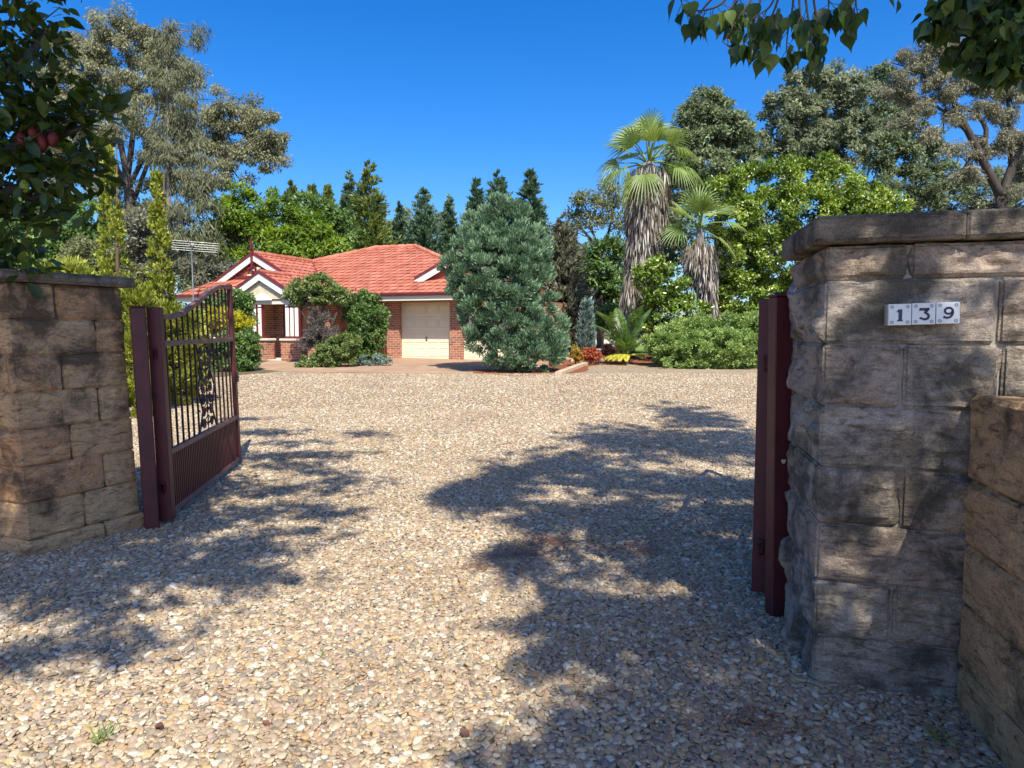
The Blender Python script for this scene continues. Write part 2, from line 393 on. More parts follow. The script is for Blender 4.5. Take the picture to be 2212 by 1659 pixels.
M['bounce'] = simple_ground('bounce_ground', [(0.3, (.34, .26, .15)), (0.55, (.46, .37, .23)), (0.8, (.42, .38, .20))], 0.9)
sheet('unseen_bounce_ground', lambda y: -26, lambda y: 26, -30, 1.5, .002, M['bounce'])  # unseen pale sheet behind the camera, added to bounce warm light onto the pillars
gl = lin([(-10, -9), (4, -7), (8, -7.5), (13, -8.2), (17, -9.0), (19.5, -7.6), (21, -7.0), (21.6, -5), (22.2, 1.5), (23.9, 1.9)])
gr = lin([(-10, 6), (4, 4), (8, 9), (20, 11), (22.6, 11), (23.9, 10)])
sheet('gravel_driveway', lambda y: gl(y) + .25 * noise.noise(Vector((y * .9, 3, 1))), lambda y: gr(y), -10, 23.9, .004, M['gravel'])
al = lin([(20.4, -2.5), (20.9, -6.6), (22, -8.2), (24, -8.6), (28, -8.8)]); ar = lin([(20.4, -1.0), (20.8, .6), (22, 1.6), (24, 2.2), (28, 2.4)])
sheet('concrete_apron', al, ar, 20.4, 28, .008, M['apron'])
sheet('mulch_bed', lin([(19.6, .0), (20.2, -1.1), (21.5, -1.2), (22.6, 1.0), (27, 2.4)]), lin([(19.6, .6), (20.2, 1.6), (21.2, 2.3), (22.6, 2.4), (23.4, 2.6), (24.2, 4.2), (24.6, 9), (27, 13)]), 19.6, 29, .012, M['mulch'])
sheet('lawn', lin([(29, 3.0), (46, 2)]), lin([(29, 12), (46, 16)]), 29, 46, .006, M['lawn'])
sheet('garden_path', lin([(30, 2.2), (34, 2.9), (40, 4.3), (44, 5)]), lin([(30, 3.8), (34, 4.6), (38, 7), (44, 9)]), 30, 44, .010, M['path'])

# ------------------------------------------------------------------ loose pebbles (one stuff object)
def pebbles():
    src = bpy.data.collections.new('pebble_shapes')
    rg = rng_(5)
    for k in range(7):
        bm = bmesh.new(); bmesh.ops.create_icosphere(bm, subdivisions=3 if k < 4 else 2, radius=1)
        ax = (1.0, rg.uniform(.62, .9), rg.uniform(.34, .58)); off = Vector(rg.uniform(0, 50, 3))
        for v in bm.verts:
            n0 = noise.noise(v.co * 0.9 + off); n1 = noise.noise(v.co * 2.1 + off)
            v.co *= 1 + .30 * n0 + .09 * n1
            v.co = Vector((v.co.x * ax[0], v.co.y * ax[1], v.co.z * ax[2]))
        me = bpy.data.meshes.new('pebble_shape'); bm.to_mesh(me); bm.free()
        me.polygons.foreach_set('use_smooth', [True] * len(me.polygons)); me.materials.append(M['pebble'])
        src.objects.link(bpy.data.objects.new('pebble_shape', me))
    pts, scl, rot, var = [], [], [], []
    def field(y0, y1, step, smin, smax, keep=1.0, lift=0.0):
        ny = int((y1 - y0) / step)
        for i in range(ny):
            y = y0 + i * step
            half = .80 * y + .6
            xs = np.arange(max(-half, gl(y)), min(half, gr(y)), step)
            n = len(xs); ok = rg.random(n) < keep
            x = xs + rg.uniform(-.5, .5, n) * step; yy = y + rg.uniform(-.5, .5, n) * step
            big = rg.random(n) ** 3
            s = smin + (smax - smin) * big
            z = np.array([gz(t) for t in yy]) + s * .28 + rg.uniform(0, lift, n)
            pts.append(np.c_[x, yy, z][ok]); scl.append(s[ok])
            rot.append(np.c_[rg.normal(0, .28, n), rg.normal(0, .28, n), rg.uniform(0, 6.28, n)][ok]); var.append(rg.random(n)[ok])
    field(2.1, 5.0, .0195, .0105, .0235, 1, .006)
    field(5.0, 8.5, .0245, .0115, .0235, 1, .006)
    field(8.5, 13.0, .036, .015, .026, 1, .004)
    field(13.0, 20.3, .058, .018, .030, 1, .004)
    pts_, scl_, rot_, var_ = map(np.concatenate, (pts, scl, rot, var))
    me = bpy.data.meshes.new('gravel'); me.vertices.add(len(pts_)); me.vertices.foreach_set('co', pts_.astype(np.float32).ravel())
    for nme, t, d in (('scl', 'FLOAT', scl_), ('var', 'FLOAT', var_)):
        me.attributes.new(nme, t, 'POINT').data.foreach_set('value', d.astype(np.float32))
    me.attributes.new('rot', 'FLOAT_VECTOR', 'POINT').data.foreach_set('vector', rot_.astype(np.float32).ravel())
    o = bpy.data.objects.new('gravel', me); COL.objects.link(o)
    tag(o, 'loose tan and cream river pebbles covering the driveway', 'gravel', kind='stuff')
    ng = bpy.data.node_groups.new('scatter_pebbles', 'GeometryNodeTree')
    ng.interface.new_socket('Geometry', in_out='INPUT', socket_type='NodeSocketGeometry')
    ng.interface.new_socket('Geometry', in_out='OUTPUT', socket_type='NodeSocketGeometry')
    gi = ng.nodes.new('NodeGroupInput'); go = ng.nodes.new('NodeGroupOutput')
    ip = ng.nodes.new('GeometryNodeInstanceOnPoints'); ci = ng.nodes.new('GeometryNodeCollectionInfo')
    ci.inputs['Collection'].default_value = src; ci.inputs['Separate Children'].default_value = True; ci.inputs['Reset Children'].default_value = True
    ip.inputs['Pick Instance'].default_value = True
    a1 = ng.nodes.new('GeometryNodeInputNamedAttribute'); a1.data_type = 'FLOAT'; a1.inputs['Name'].default_value = 'scl'
    a2 = ng.nodes.new('GeometryNodeInputNamedAttribute'); a2.data_type = 'FLOAT_VECTOR'; a2.inputs['Name'].default_value = 'rot'
    er = ng.nodes.new('FunctionNodeEulerToRotation')
    k = ng.links.new
    k(gi.outputs[0], ip.inputs['Points']); k(ci.outputs[0], ip.inputs['Instance'])
    k(a1.outputs[0], ip.inputs['Scale']); k(a2.outputs[0], er.inputs[0]); k(er.outputs[0], ip.inputs['Rotation']); k(ip.outputs[0], go.inputs[0])
    md = o.modifiers.new('scatter', 'NODES'); md.node_group = ng
pebbles()

# ------------------------------------------------------------------ stone gate pillars
def rock_block(mb, fr, lo, hi, r, amp, res, mat=0, a=0.5, seed=0.0, fs=9.0):
    """rock-faced ashlar block: box whose faces are pitched into irregular facets that fall to a crisp straight arris"""
    lo = np.array(lo, float); hi = np.array(hi, float); c = (lo + hi) / 2; h = (hi - lo) / 2
    rg_ = np.random.default_rng(int(seed * 1000) + 7)
    cnt = [max(3, int(2 * x / res)) for x in h]
    def gridc(n, hh):
        t = np.linspace(-1, 1, n + 1); return hh * np.sin(t * math.pi / 2 * .85) / math.sin(math.pi / 2 * .85)
    so = Vector((seed, seed * .37, 0))
    for ax in range(3):
        for sg in (-1, 1):
            o1, o2 = [(1, 2), (2, 0), (0, 1)][ax]
            g1, g2 = gridc(cnt[o1], h[o1]), gridc(cnt[o2], h[o2])
            npl = 6
            pl = [(rg_.uniform(.75, 1.5) * amp, rg_.normal(0, .26), rg_.normal(0, .46), rg_.uniform(-.7, .7) * h[o1], rg_.uniform(-.5, .5) * h[o2]) for _ in range(npl)]
            vs = []
            for y in g2:
                for x in g1:
                    p = np.zeros(3); p[ax] = sg * h[ax]; p[o1] = x; p[o2] = y
                    w = Vector(p + c) + so
                    e = max(0.0, min(h[o1] - abs(x), h[o2] - abs(y)))
                    wob = .012 * noise.noise(w * 7)
                    f = min(k[0] + k[1] * (x - k[3]) + k[2] * (y - k[4]) for k in pl)
                    f = max(f, .15 * amp)
                    f = min(f, max(0, e + wob * min(1, e / .02)) * 1.9)
                    nz = .34 * noise.fractal(Vector((w.x * fs, w.y * fs, w.z * fs * 1.5)), .8, 2.1, 4) + .26 * noise.noise(Vector((w.x * 8, w.y * 8, w.z * 26))) + .22 * abs(noise.noise(Vector((w.x * 15, w.y * 15, w.z * 46))))
                    d = f + amp * nz * min(1.0, e / .03)
                    k_ = min(1.0, e / max(r, 1e-4))
                    p[ax] += sg * (d - r * (1 - k_) ** 2)
                    vs.append(fr(*(p + c)))
            n1, n2 = len(g1), len(g2); fsx = []
            for j in range(n2 - 1):
                for i in range(n1 - 1):
                    q4 = [j * n1 + i, j * n1 + i + 1, (j + 1) * n1 + i + 1, (j + 1) * n1 + i]
                    fsx.append(q4 if sg > 0 else q4[::-1])
            mb.mesh(vs, fsx, mat, a)
def frame(o, a, b, lean=0.0):
    o = np.array(o, float); a = np.array(a, float); b = np.array(b, float)
    return lambda u, v, z: (o[0] + a[0] * u + b[0] * v + lean * z, o[1] + a[1] * u + b[1] * v, z + (o[2] if len(o) > 2 else 0))
rs = random.Random(11)
JOINT = .020
def course(mb, fr, z0, z1, splits_u, depth, split_v, short, res, amp):
    """one course of an L-shaped pillar: blocks along u on the front, and along v on the gate side"""
    for u0, u1 in zip(splits_u[:-1], splits_u[1:]):
        d = depth if u0 == 0 and short else .30
        rock_block(mb, fr, (u0 + JOINT / 2, 0, z0 + JOINT / 2), (u1 - JOINT / 2, min(d, split_v) , z1 - JOINT / 2), .028, amp, res, 0, rs.random(), rs.uniform(0, 90))
right = empty('gate_pillar', (1.33, 3.10, 0), 'grey sandstone gate pillar carrying the three house number tiles', 'pillar')
mb = MB()
RA = .042
fr = frame((1.365, 3.10), (.956, -.292), (.2, .98))
zr = [-.06, .225, .478, .74, .993, 1.26, 1.533, 1.81, 1.955]
pat = [[0, .62, .70, 1.3], [0, .30, .68, 1.3], [0, .63, 1.3], [0, .31, .80, 1.3], [0, .62, 1.3], [0, .30, .66, 1.3], [0, .64, 1.3], [0, .31, 1.3]]
for i, (z0, z1, us) in enumerate(zip(zr[:-1], zr[1:], pat)):
    dv = [.70, .33][i % 2]
    for k, (u0, u1) in enumerate(zip(us[:-1], us[1:])):
        dp = (.26, .58)[int(u1 - u0 < .45)] if k == 0 else .26
        rock_block(mb, fr, (u0 + JOINT * (k > 0), 0, z0 + .010), (u1 - JOINT * .4, dp, z1 - .010), .006, RA, .013 if u0 < .75 else .05, 0, rs.random(), rs.uniform(0, 90))
        if k == 0:
            rock_block(mb, fr, (0, dp + .018, z0 + .010), (.28, .72 + .03 * (i % 2), z1 - .010), .006, RA, .022, 0, rs.random(), rs.uniform(0, 90))
mb.box((.014, .014, -.1), (1.3, .70, 1.95), 1, .5, fr)
mb.build('masonry', [M['sand_r'], M['mortar']], right, 'sharp')
mb = MB()
for u0, u1 in ((-.06, .50), (.506, 1.36)):
    rock_block(mb, fr, (u0, -.055, 1.965), (u1, .80, 2.075), .010, .013, .022, 0, rs.random(), rs.uniform(0, 90), 7)
mb.build('capstone', M['cap'], right, 'sharp')

wing = empty('stone_wall', (1.90, 2.93, 0), 'low brown sandstone wall running forward from the numbered pillar', 'wall')
mb = MB()
fw = frame((1.895, 2.915), (.98, -.2), (-.2, -.98))
zs = [-.05, .18, .446, .70, .975, 1.33]
for i, (z0, z1) in enumerate(zip(zs[:-1], zs[1:])):
    js = [0, .42, .95, 1.5] if i % 2 else [0, .68, 1.2, 1.5]
    for v0, v1 in zip(js[:-1], js[1:]):
        rock_block(mb, fw, (0, v0 + .008, z0 + .007), (.34, v1 - .008, z1 - .007), .008, .032, .028, 0, rs.random() * .5, rs.uniform(0, 90))
mb.box((.02, 0.0, -.1), (.32, 1.46, 1.31), 1, .5, fw)
mb.build('masonry', [M['sand_l'], M['mortar_l']], wing, 'sharp')

left = empty('gate_pillar', (-3.32, 4.86, 0), 'tan sandstone gate pillar with dark weathered top, left of the drive', 'pillar')
mb = MB()
fl = frame((-3.38, 4.86), (.43, .90), (-.93, .40), -.036)         # u along the gate side away from the viewer, v to the left
hz = [-.06, .115] + [.115 + .2585 * k for k in range(1, 8)]
hz[-1] = 1.915
patl = [[0, .55, .90], [0, .42, .88], [0, .60, .87], [0, .36, .87], [0, .60, .86], [0, .34, .86], [0, .62, .86], [0, .33, .86]]
for i, (z0, z1, us) in enumerate(zip(hz[:-1], hz[1:], patl)):
    bul = .03 if i == 0 else 0
    for k, (u0, u1) in enumerate(zip(us[:-1], us[1:])):
        dp = (.3, .55)[i % 2] if k == 0 else .3
        rock_block(mb, fl, (u0 + JOINT * (k > 0), -bul, z0 + .006), (u1 - JOINT * .4, dp, z1 - .006), .008, .032, .024, 0, rs.random(), rs.uniform(0, 90))
        if k == 0:
            rock_block(mb, fl, (0, dp + .016, z0 + .006), (.3, 1.3, z1 - .006), .008, .03, .04, 0, rs.random(), rs.uniform(0, 90))
mb.box((.022, .022, -.1), (.83, 1.25, 1.92), 1, .5, fl)
mb.build('masonry', [M['sand_l'], M['mortar_l']], left, 'sharp')
mb = MB()
rock_block(mb, fl, (-.05, -.05, 1.925), (.95, 1.35, 2.0), .010, .012, .028, 0, .3, 7.7, 7)
mb.build('capstone', M['cap'], left, 'sharp')

# ------------------------------------------------------------------ house number tiles
def tiles():
    # on the front of the numbered pillar: find where the photo's tile row meets the face plane v = -0.045
    o = np.array([1.365, 3.10]); a = np.array([.956, -.292]); nf = np.array([-.292, -.956])
    n0 = np.array([nf[0], nf[1], 0])
    cen = lambda px, py: (lambda d: np.array([0, 0, CAMH]) + d * ((np.dot(n0[:2], o) + .060) / np.dot(n0[:2], d[:2])))(P(px, py, 1) - np.array([0, 0, CAMH]))
    c0, c1 = cen(1943, 679), cen(2047, 675)
    ax = nrm(c1 - c0); ax[2] = 0.02; ax = nrm(ax); upv = np.array([0, 0, 1.0]); upv = nrm(upv - ax * np.dot(upv, ax)); nn = np.cross(ax, upv); nn = nn if nn[1] < 0 else -nn
    root = empty('house_number_sign', tuple(c0), 'row of three white ceramic tiles with blue numerals 139 on grey pillar', 'house number')
    w = np.linalg.norm(c1 - c0) / 2
    for i, ch in enumerate('139'):
        cc = c0 + ax * w * i + upv * (-.001, .0, .0012)[i]
        half = w * .485
        L = lambda x, y, z: cc + ax * x + upv * y + nn * z
        t = MB(); t.box((-half, -half * 1.03, -.006), (half, half * 1.03, .006), 0, .5, L, .0015)
        tl = t.build('number_tile', M['tile_w'], root)
        e = MB(); e.box((-half - .004, -half * 1.05, -.055), (half, half * 1.0, -.0065), 0, .5, L); e.build('tile_backing', M['tile_edge'], root)
        d = MB(); u = half
        def poly(pts): d.face([L(x * u, y * u, .0072) for x, y in pts])
        def stroke(pts, wd):
            for k in range(len(pts) - 1):
                p, q = np.array(pts[k]), np.array(pts[k + 1]); dd = nrm(q - p); s_ = np.array([-dd[1], dd[0]])
                w0, w1 = (wd[k], wd[k + 1]) if hasattr(wd, '__len__') else (wd, wd)
                poly([p + s_ * w0 / 2, p - s_ * w0 / 2, q - s_ * w1 / 2 + dd * .02, q + s_ * w1 / 2 + dd * .02])
        if ch == '1':
            poly([(-.16, .0 + .5), (.22, .5), (.19, -.5), (-.10, -.5), (-.12, .2), (-.14, .26)]); poly([(-.14, .50), (-.14, .23), (-.33, .22), (-.20, .36)]); poly([(-.10, -.46), (.19, -.46), (.30, -.66), (-.30, -.66)])
        elif ch == '3':
            poly([(-.38, .56), (.50, .56), (.46, .30), (-.28, .30), (-.40, .26)]); poly([(.50, .50), (.18, .50), (-.02, .10), (.06, .04), (.34, .18)])
            arc = [(.10, .10)] + [(.10 + .33 * math.cos(t), -.24 + .30 * math.sin(t)) for t in np.linspace(1.25, -2.3, 12)] + [(-.32, -.40)]
            stroke(arc, [.16] + [.22] * 6 + [.24] * 4 + [.20, .20, .22])
        else:
            ring = [(.05 + .33 * math.cos(t), .20 + .29 * math.sin(t)) for t in np.linspace(0, 2 * math.pi, 19)]
            stroke(ring, .20); tail = [(.38, .22), (.39, 0.0), (.32, -.26), (.12, -.44), (-.12, -.47), (-.38, -.36)]
            stroke(tail, [.22, .22, .21, .2, .2, .22])
        d.build('numeral', M['navy'], tl)
        for sx in (-1, 1):
            for sy in (-1, 1):
                f = MB()
                px, py = .68 * sx * u, .74 * sy * u
                for k in range(8):
                    t = k * math.pi / 4 + .3
                    pt = [(px + .05 * u * math.cos(t), py + .05 * u * math.sin(t)), (px + .13 * u * math.cos(t - .33), py + .13 * u * math.sin(t - .33)), (px + .19 * u * math.cos(t), py + .19 * u * math.sin(t)), (px + .13 * u * math.cos(t + .33), py + .13 * u * math.sin(t + .33))]
                    f.face([L(x, y, .0070) for x, y in pt])
                f.build('flower_motif', M['bluegrey'], tl)
tiles()

# ------------------------------------------------------------------ gates and gate posts
def post(name, x, y, w, h, rz, label, chip=False, lean=0.0):
    root = empty(name, (x, y, 0), label, 'gate post', 'burgundy gate posts')
    c, s = math.cos(rz), math.sin(rz)
    L = lambda u, v, z: (x + u * c - v * s + lean * z, y + u * s + v * c, z)
    m = MB(); m.box((-w / 2, -w / 2, -.1), (w / 2, w / 2, h - .012), 0, .5, L, .006); m.build('shaft', M['gate'], root)
    m = MB(); m.box((-w / 2 - .003, -w / 2 - .003, h - .012), (w / 2 + .003, w / 2 + .003, h), 0, .5, L, .004); m.build('post_cap', M['gate'], root)
    if chip:
        m = MB(); pts = [(.012 * (1 + .35 * math.sin(3 * t)) * math.cos(t) + .002, .016 * (1 + .3 * math.cos(2 * t)) * math.sin(t)) for t in np.linspace(0, 2 * math.pi, 12)[:-1]]
        m.face([L(p[0], -w / 2 - .0025, .88 + p[1]) for p in pts]); m.build('paint_chip', M['chip'], root)
    return root
post('gate_post', -2.892, 5.60, .108, 1.775, R(25), 'burgundy steel gate post standing beside the tan sandstone pillar', False, -.027)
post('gate_post', 1.482, 3.86, .100, 1.782, R(4), 'burgundy steel gate post with chipped paint beside the numbered pillar', True, -.016)

def gate(h0, h1, label, lean=0.0):
    """leaf from hinge h0 to free end h1 (x,y)"""
    h0 = np.array(h0); h1 = np.array(h1); W = np.linalg.norm(h1 - h0); a = (h1 - h0) / W; b = np.array([-a[1], a[0]])
    L = lambda u, v, z: (h0[0] + a[0] * u + b[0] * v + lean * z, h0[1] + a[1] * u + b[1] * v, z)
    root = empty('driveway_gate', (h0[0], h0[1], 0), label, 'gate', 'burgundy driveway gates')
    zb, zm, zu, zt, zT = .085, .575, 1.475, 1.715, 2.085
    m = MB(); m.box((-.05, -.05, .04), (.05, .05, zt + .055), 0, .5, L, .005); m.build('hinge_stile', M['gate'], root)
    m = MB(); m.box((W - .09, -.022, .05), (W, .022, zT + .02), 0, .5, L, .004); m.build('lock_stile', M['gate'], root)
    top = lambda u: zt + (zT - zt) * (lambda t: t * t * (3 - 2 * t))(min(1, max(0, (u / W - .10) / .80)))
    m = MB(); us = np.linspace(.05, W - .09, 26)
    for p, q in zip(us[:-1], us[1:]):
        z0, z1 = top(p), top(q)
        m.mesh([L(p, -.02, z0 - .04), L(p, .02, z0 - .04), L(p, .02, z0), L(p, -.02, z0), L(q, -.02, z1 - .04), L(q, .02, z1 - .04), L(q, .02, z1), L(q, -.02, z1)],
               [(0, 1, 2, 3), (7, 6, 5, 4), (0, 4, 5, 1), (1, 5, 6, 2), (2, 6, 7, 3), (3, 7, 4, 0)])
    m.build('top_rail', M['rail'], root)
    for z in (zb, zm, zu):
        m = MB(); m.box((.05, -.021, z - .022), (W - .09, .021, z + .022), 0, .5, L, .003); m.build('rail', M['rail'], root)
    n = 14; us = [.05 + (W - .14) * (k + 1) / (n + 1) for k in range(n)]
    for k, u in enumerate(us):
        m = MB(); m.box((u - .008, -.008, zu + .022), (u + .008, .008, top(u) - .03), 0, .5, L); m.build('baluster', M['iron'], root)
        if 5 < k < 9: continue
        m = MB(); m.box((u - .0082, -.008, zm + .022), (u + .0082, .008, zu - .022), 0, .5, L); m.build('baluster', M['iron'], root)
    n2 = 44
    for k in range(n2):
        u = .05 + (W - .14) * (k + 1) / (n2 + 1)
        m = MB(); m.box((u - .0115, -.008, zb + .022), (u + .0115, .008, zm - .022), 0, .5, L); m.build('lower_baluster', M['gate'], root)
    for z in (.32, 1.40):
        m = MB(); m.box((-.085, -.012, z - .03), (-.045, .012, z + .03), 0, .5, L, .003); m.tube([L(-.066, 0, z - .045), L(-.066, 0, z + .045)], .014, 8); m.build('hinge', M['gate'], root, True)
    m = MB(); m.box((W - .12, -.045, .98), (W - .02, -.0225, 1.10), 0, .5, L, .004); m.bar(L(W - .14, -.05, 1.04), L(W - .05, -.05, 1.04), .016, .016); m.build('latch', M['iron'], root)
    # scrolled panel in the middle
    m = MB(); u0, u1 = us[5] + .02, us[9] - .02; uc = (u0 + u1) / 2; hw = (u1 - u0) / 2
    def wire(pts, r=.009): m.tube([L(uc + x * hw, 0, z) for x, z in pts], r, 5)
    for s in (-1, 1):
        for k in range(7):
            zc = zm + .09 + k * .118; r_ = .052
            sp_ = [(s * (.45 + (r_ * (1 - t / 15) / hw) * math.cos(t * 1.0 + k)), zc + r_ * (1 - t / 15) * math.sin(t * 1.0 + k)) for t in np.linspace(0, 10, 22)]
            wire(sp_, .008)
        wire([(s * .98, zm + .02), (s * .55, zm + .22), (s * .95, zm + .45), (s * .5, zm + .62), (s * .9, zu - .03)])
    wire([(0, zm + .02), (0, zu - .02)], .006)
    for k in range(6):
        zc = zm + .12 + k * .13
        for s in (-1, 1): wire([(0, zc - .05), (s * .35, zc), (0, zc + .05)], .006)
    for k in range(44):
        x = rs.uniform(-.85, .85); zc = rs.uniform(zm + .08, zu - .06); t = rs.uniform(0, 6.28)
        lp = [(x, zc), (x + .18 * math.cos(t + .5), zc + .026 * math.sin(t + .5)), (x + .42 * math.cos(t), zc + .06 * math.sin(t)), (x + .18 * math.cos(t - .5), zc + .026 * math.sin(t - .5))]
        m.face([L(uc + p * hw, .004, z) for p, z in lp])
    m.build('scroll_panel', M['iron'], root)
    return root
gate((-2.822, 5.72), (-3.20, 8.25), 'open burgundy steel gate leaf beside the tan pillar, curving up at its free end', -.024)
gate((1.492, 4.14), (2.62, 6.35), 'open burgundy gate leaf seen edge-on behind the numbered pillar')

# ------------------------------------------------------------------ house
YAW = R(-20)
HO = np.array([-4.30, 27.0, .45])
house = empty('brick_house', tuple(HO), 'single storey red brick house with terracotta tiled roof and cream garage doors', 'house', None, YAW)
def hb(m, name, mats, parent=None, smooth=False): return m.build(name, mats, parent or house, smooth, False)
def hbox(name, lo, hi, mat, parent=None, bev=0.0):
    m = MB(); m.box(lo, hi, 0, .5, None, bev); return hb(m, name, mat, parent)

def clip(poly, d, c, keep_ge=True):
    """convex polygon of (s,t) clipped to d·p >= c (or <=)"""
    out = []
    for i in range(len(poly)):
        p, q = poly[i], poly[(i + 1) % len(poly)]
        fp, fq = d[0] * p[0] + d[1] * p[1] - c, d[0] * q[0] + d[1] * q[1] - c
        if not keep_ge: fp, fq = -fp, -fq
        if fp >= 0: out.append(p)
        if fp * fq < 0:
            t = fp / (fp - fq); out.append((p[0] + t * (q[0] - p[0]), p[1] + t * (q[1] - p[1])))
    return out
def tri_area(p): return abs(sum(p[i][0] * p[(i + 1) % len(p)][1] - p[(i + 1) % len(p)][0] * p[i][1] for i in range(len(p)))) / 2
rt = random.Random(3)
def tiled(m, pts, gauge=.31, width=.30):
    """lay interlocking tiles over a planar convex roof polygon (local house coordinates)"""
    pts = [np.array(p, float) for p in pts]
    n = np.cross(pts[1] - pts[0], pts[2] - pts[0])
    if np.linalg.norm(n) < 1e-6: n = np.cross(pts[2] - pts[0], pts[3] - pts[0])
    n = nrm(n); n = n if n[2] > 0 else -n
    e = nrm(np.cross((0, 0, 1), n)); s = np.cross(n, e)
    o = min(pts, key=lambda p: p[2])
    q = [(np.dot(p - o, e), np.dot(p - o, s)) for p in pts]
    base = [o + e * a + s * b - n * .03 for a, b in q]; m.face(base, 0, .2)
    t0, t1 = min(b for a, b in q), max(b for a, b in q); a0, a1 = min(a for a, b in q), max(a for a, b in q)
    r = 0; t = t0
    while t < t1 - .01:
        band = clip(clip(q, (0, 1), t), (0, 1), t + gauge, False)
        if len(band) >= 3:
            x = math.floor(a0 / width) * width - (width / 2 if r % 2 else 0)
            while x < a1:
                var = rt.random(); jit = rt.uniform(-.004, .004)
                for k, (x0, x1, hh) in enumerate(((x, x + width * .62, 0.0), (x + width * .62, x + width, .013))):
                    c = clip(clip(band, (1, 0), x0), (1, 0), x1, False)
                    if len(c) < 3 or tri_area(c) < 1e-4: continue
                    lift = lambda b: .030 * (1 - (b - t) / gauge) + .006 + hh + jit
                    top = [o + e * a + s * b + n * lift(b) for a, b in c]
                    m.face(top, 0, var)
                    low = [p for p in c if abs(p[1] - t) < 1e-5]
                    if len(low) >= 2:
                        lo_, hi_ = min(low), max(low)
                        A = o + e * lo_[0] + s * t; B = o + e * hi_[0] + s * t
                        m.face([A - n * .02, B - n * .02, B + n * lift(t), A + n * lift(t)], 0, var * .6)
                    if k == 1:
                        bs = [p for p in c if abs(p[0] - x0) < 1e-5]
                        if len(bs) >= 2:
                            lo_, hi_ = min(bs, key=lambda p: p[1]), max(bs, key=lambda p: p[1])
                            A = o + e * x0 + s * lo_[1]; B = o + e * x0 + s * hi_[1]
                            m.face([A + n * (lift(lo_[1]) - hh), B + n * (lift(hi_[1]) - hh), B + n * lift(hi_[1]), A + n * lift(lo_[1])], 0, var)
                x += width
        t += gauge; r += 1
EV, EZ, KM, KW = -.68, 2.42, .51, .56
zf = lambda v: EZ + KM * (v - EV)
RZ = 4.65; RV = EV + (RZ - EZ) / KM
WU, WZ = -5.62, 4.03
EVv = EV + (WZ - EZ) / KM
UE = WU + (WZ - EZ) / KW          # wing eave line on the right
PU = -4.05; PZ = WZ - KW * (PU - WU)   # portico ridge
PV = -2.75; GV = -1.15
UR = 5.0
M1, M2 = (-3.15, RV, RZ), (-1.2, RV, RZ)
Ept = (WU + .02, EVv, WZ)
roof = MB()
tiled(roof, [(UE, EV, EZ), (UR, EV, EZ), M2, M1, Ept])
tiled(roof, [(UR, EV, EZ), (UR, 6.4, EZ), M2])
tiled(roof, [M1, M2, (UR, 6.4, EZ), (-8, 6.4, EZ)])
tiled(roof, [Ept, M1, (-8, 6.4, EZ)])
# wing: right slope runs on over the portico
tiled(roof, [(WU, GV - .12, WZ), Ept, (UE, EV, EZ), (UE, GV - .12, EZ)])
tiled(roof, [(PU, PV - .1, PZ), (PU, GV - .12, PZ), (UE, GV - .12, EZ), (UE, PV - .1, EZ)])
tiled(roof, [(PU, PV - .1, PZ), (PU, GV + .1, PZ), (PU - 1.22, GV + .1, PZ - KW * 1.22), (PU - 1.22, PV - .1, PZ - KW * 1.22)])
tiled(roof, [(WU, GV - .12, WZ), Ept, (-8.5, 7.5, EZ), (-8.5, GV - .12, EZ)])
tiled(roof, [(-8.5, -2.25, EZ), (PU - .3, -2.25, EZ), (PU - .3, GV + .2, EZ + .58 * 1.3), (-7.35, GV + .2, EZ + .58 * 1.3)])
# gablet over the garage
GU, GZ, GF = 2.42, 3.93, .42
hwid = 1.85; gbz = GZ - .5 * hwid
GB = EV + (GZ - EZ) / KM
tiled(roof, [(GU, GF - .16, GZ), (GU, GB, GZ), (GU - hwid, EV + (gbz - EZ) / KM, gbz), (GU - hwid, GF - .16, gbz)])
tiled(roof, [(GU, GF - .16, GZ), (GU, GB, GZ), (GU + hwid, EV + (gbz - EZ) / KM, gbz), (GU + hwid, GF - .16, gbz)])
rf = hb(roof, 'roof', M['tile'])
def cap_line(p, q, nm='ridge_cap'):
    p, q = np.array(p, float), np.array(q, float); L = np.linalg.norm(q - p); n = max(1, int(L / .38)); m = MB(); d = (q - p) / L
    for k in range(n):
        a, b = p + d * L * k / n, p + d * (L * (k + 1) / n + .03)
        m.tube([a + (0, 0, .03), b + (0, 0, .015)], [.11, .095], 10, 0, True, rt.random())
    hb(m, nm, M['tile'], rf)
for a, b in ((M1, M2), (M1, Ept), (M2, (UR, EV, EZ)), ((WU, GV - .1, WZ), Ept), ((PU, PV - .1, PZ), (PU, GV, PZ)), ((GU, GF - .16, GZ), (GU, GB, GZ))): cap_line(a, b)
m = MB(); m.bar(np.array(Ept) + (0, 0, .03), (UE, EV, EZ + .05), .12, .02, 0); hb(m, 'valley_gutter', M['trimred'], rf)

def wallbox(lo, hi): hbox('wall', lo, hi, M['brick'])
WT = 2.22
wallbox((-.52, 0, -.4), (0, .35, WT)); wallbox((2.13, 0, -.4), (2.60, .35, WT)); wallbox((4.73, 0, -.4), (4.98, .35, WT))
wallbox((0, .003, 2.13), (2.13, .35, WT - .003)); wallbox((2.60, .003, 2.13), (4.73, .35, WT - .003))
wallbox((4.73, .352, -.4), (4.98, 5.8, WT)); wallbox((-3.2, .9, -.4), (-.522, 1.2, WT)); wallbox((-.52, .352, -.4), (-.25, 5.8, WT))
wallbox((-8.1, -1.65, -.4), (-4.95, -1.35, WT)); wallbox((-8.1, -1.348, -.4), (-7.85, 5.8, WT)); wallbox((-4.948, -.95, -.4), (-3.202, -.70, WT))
wallbox((-5.2, -1.348, -.4), (-4.952, -.70, WT)); wallbox((-3.2, -.95, -.4), (-2.95, .898, WT))
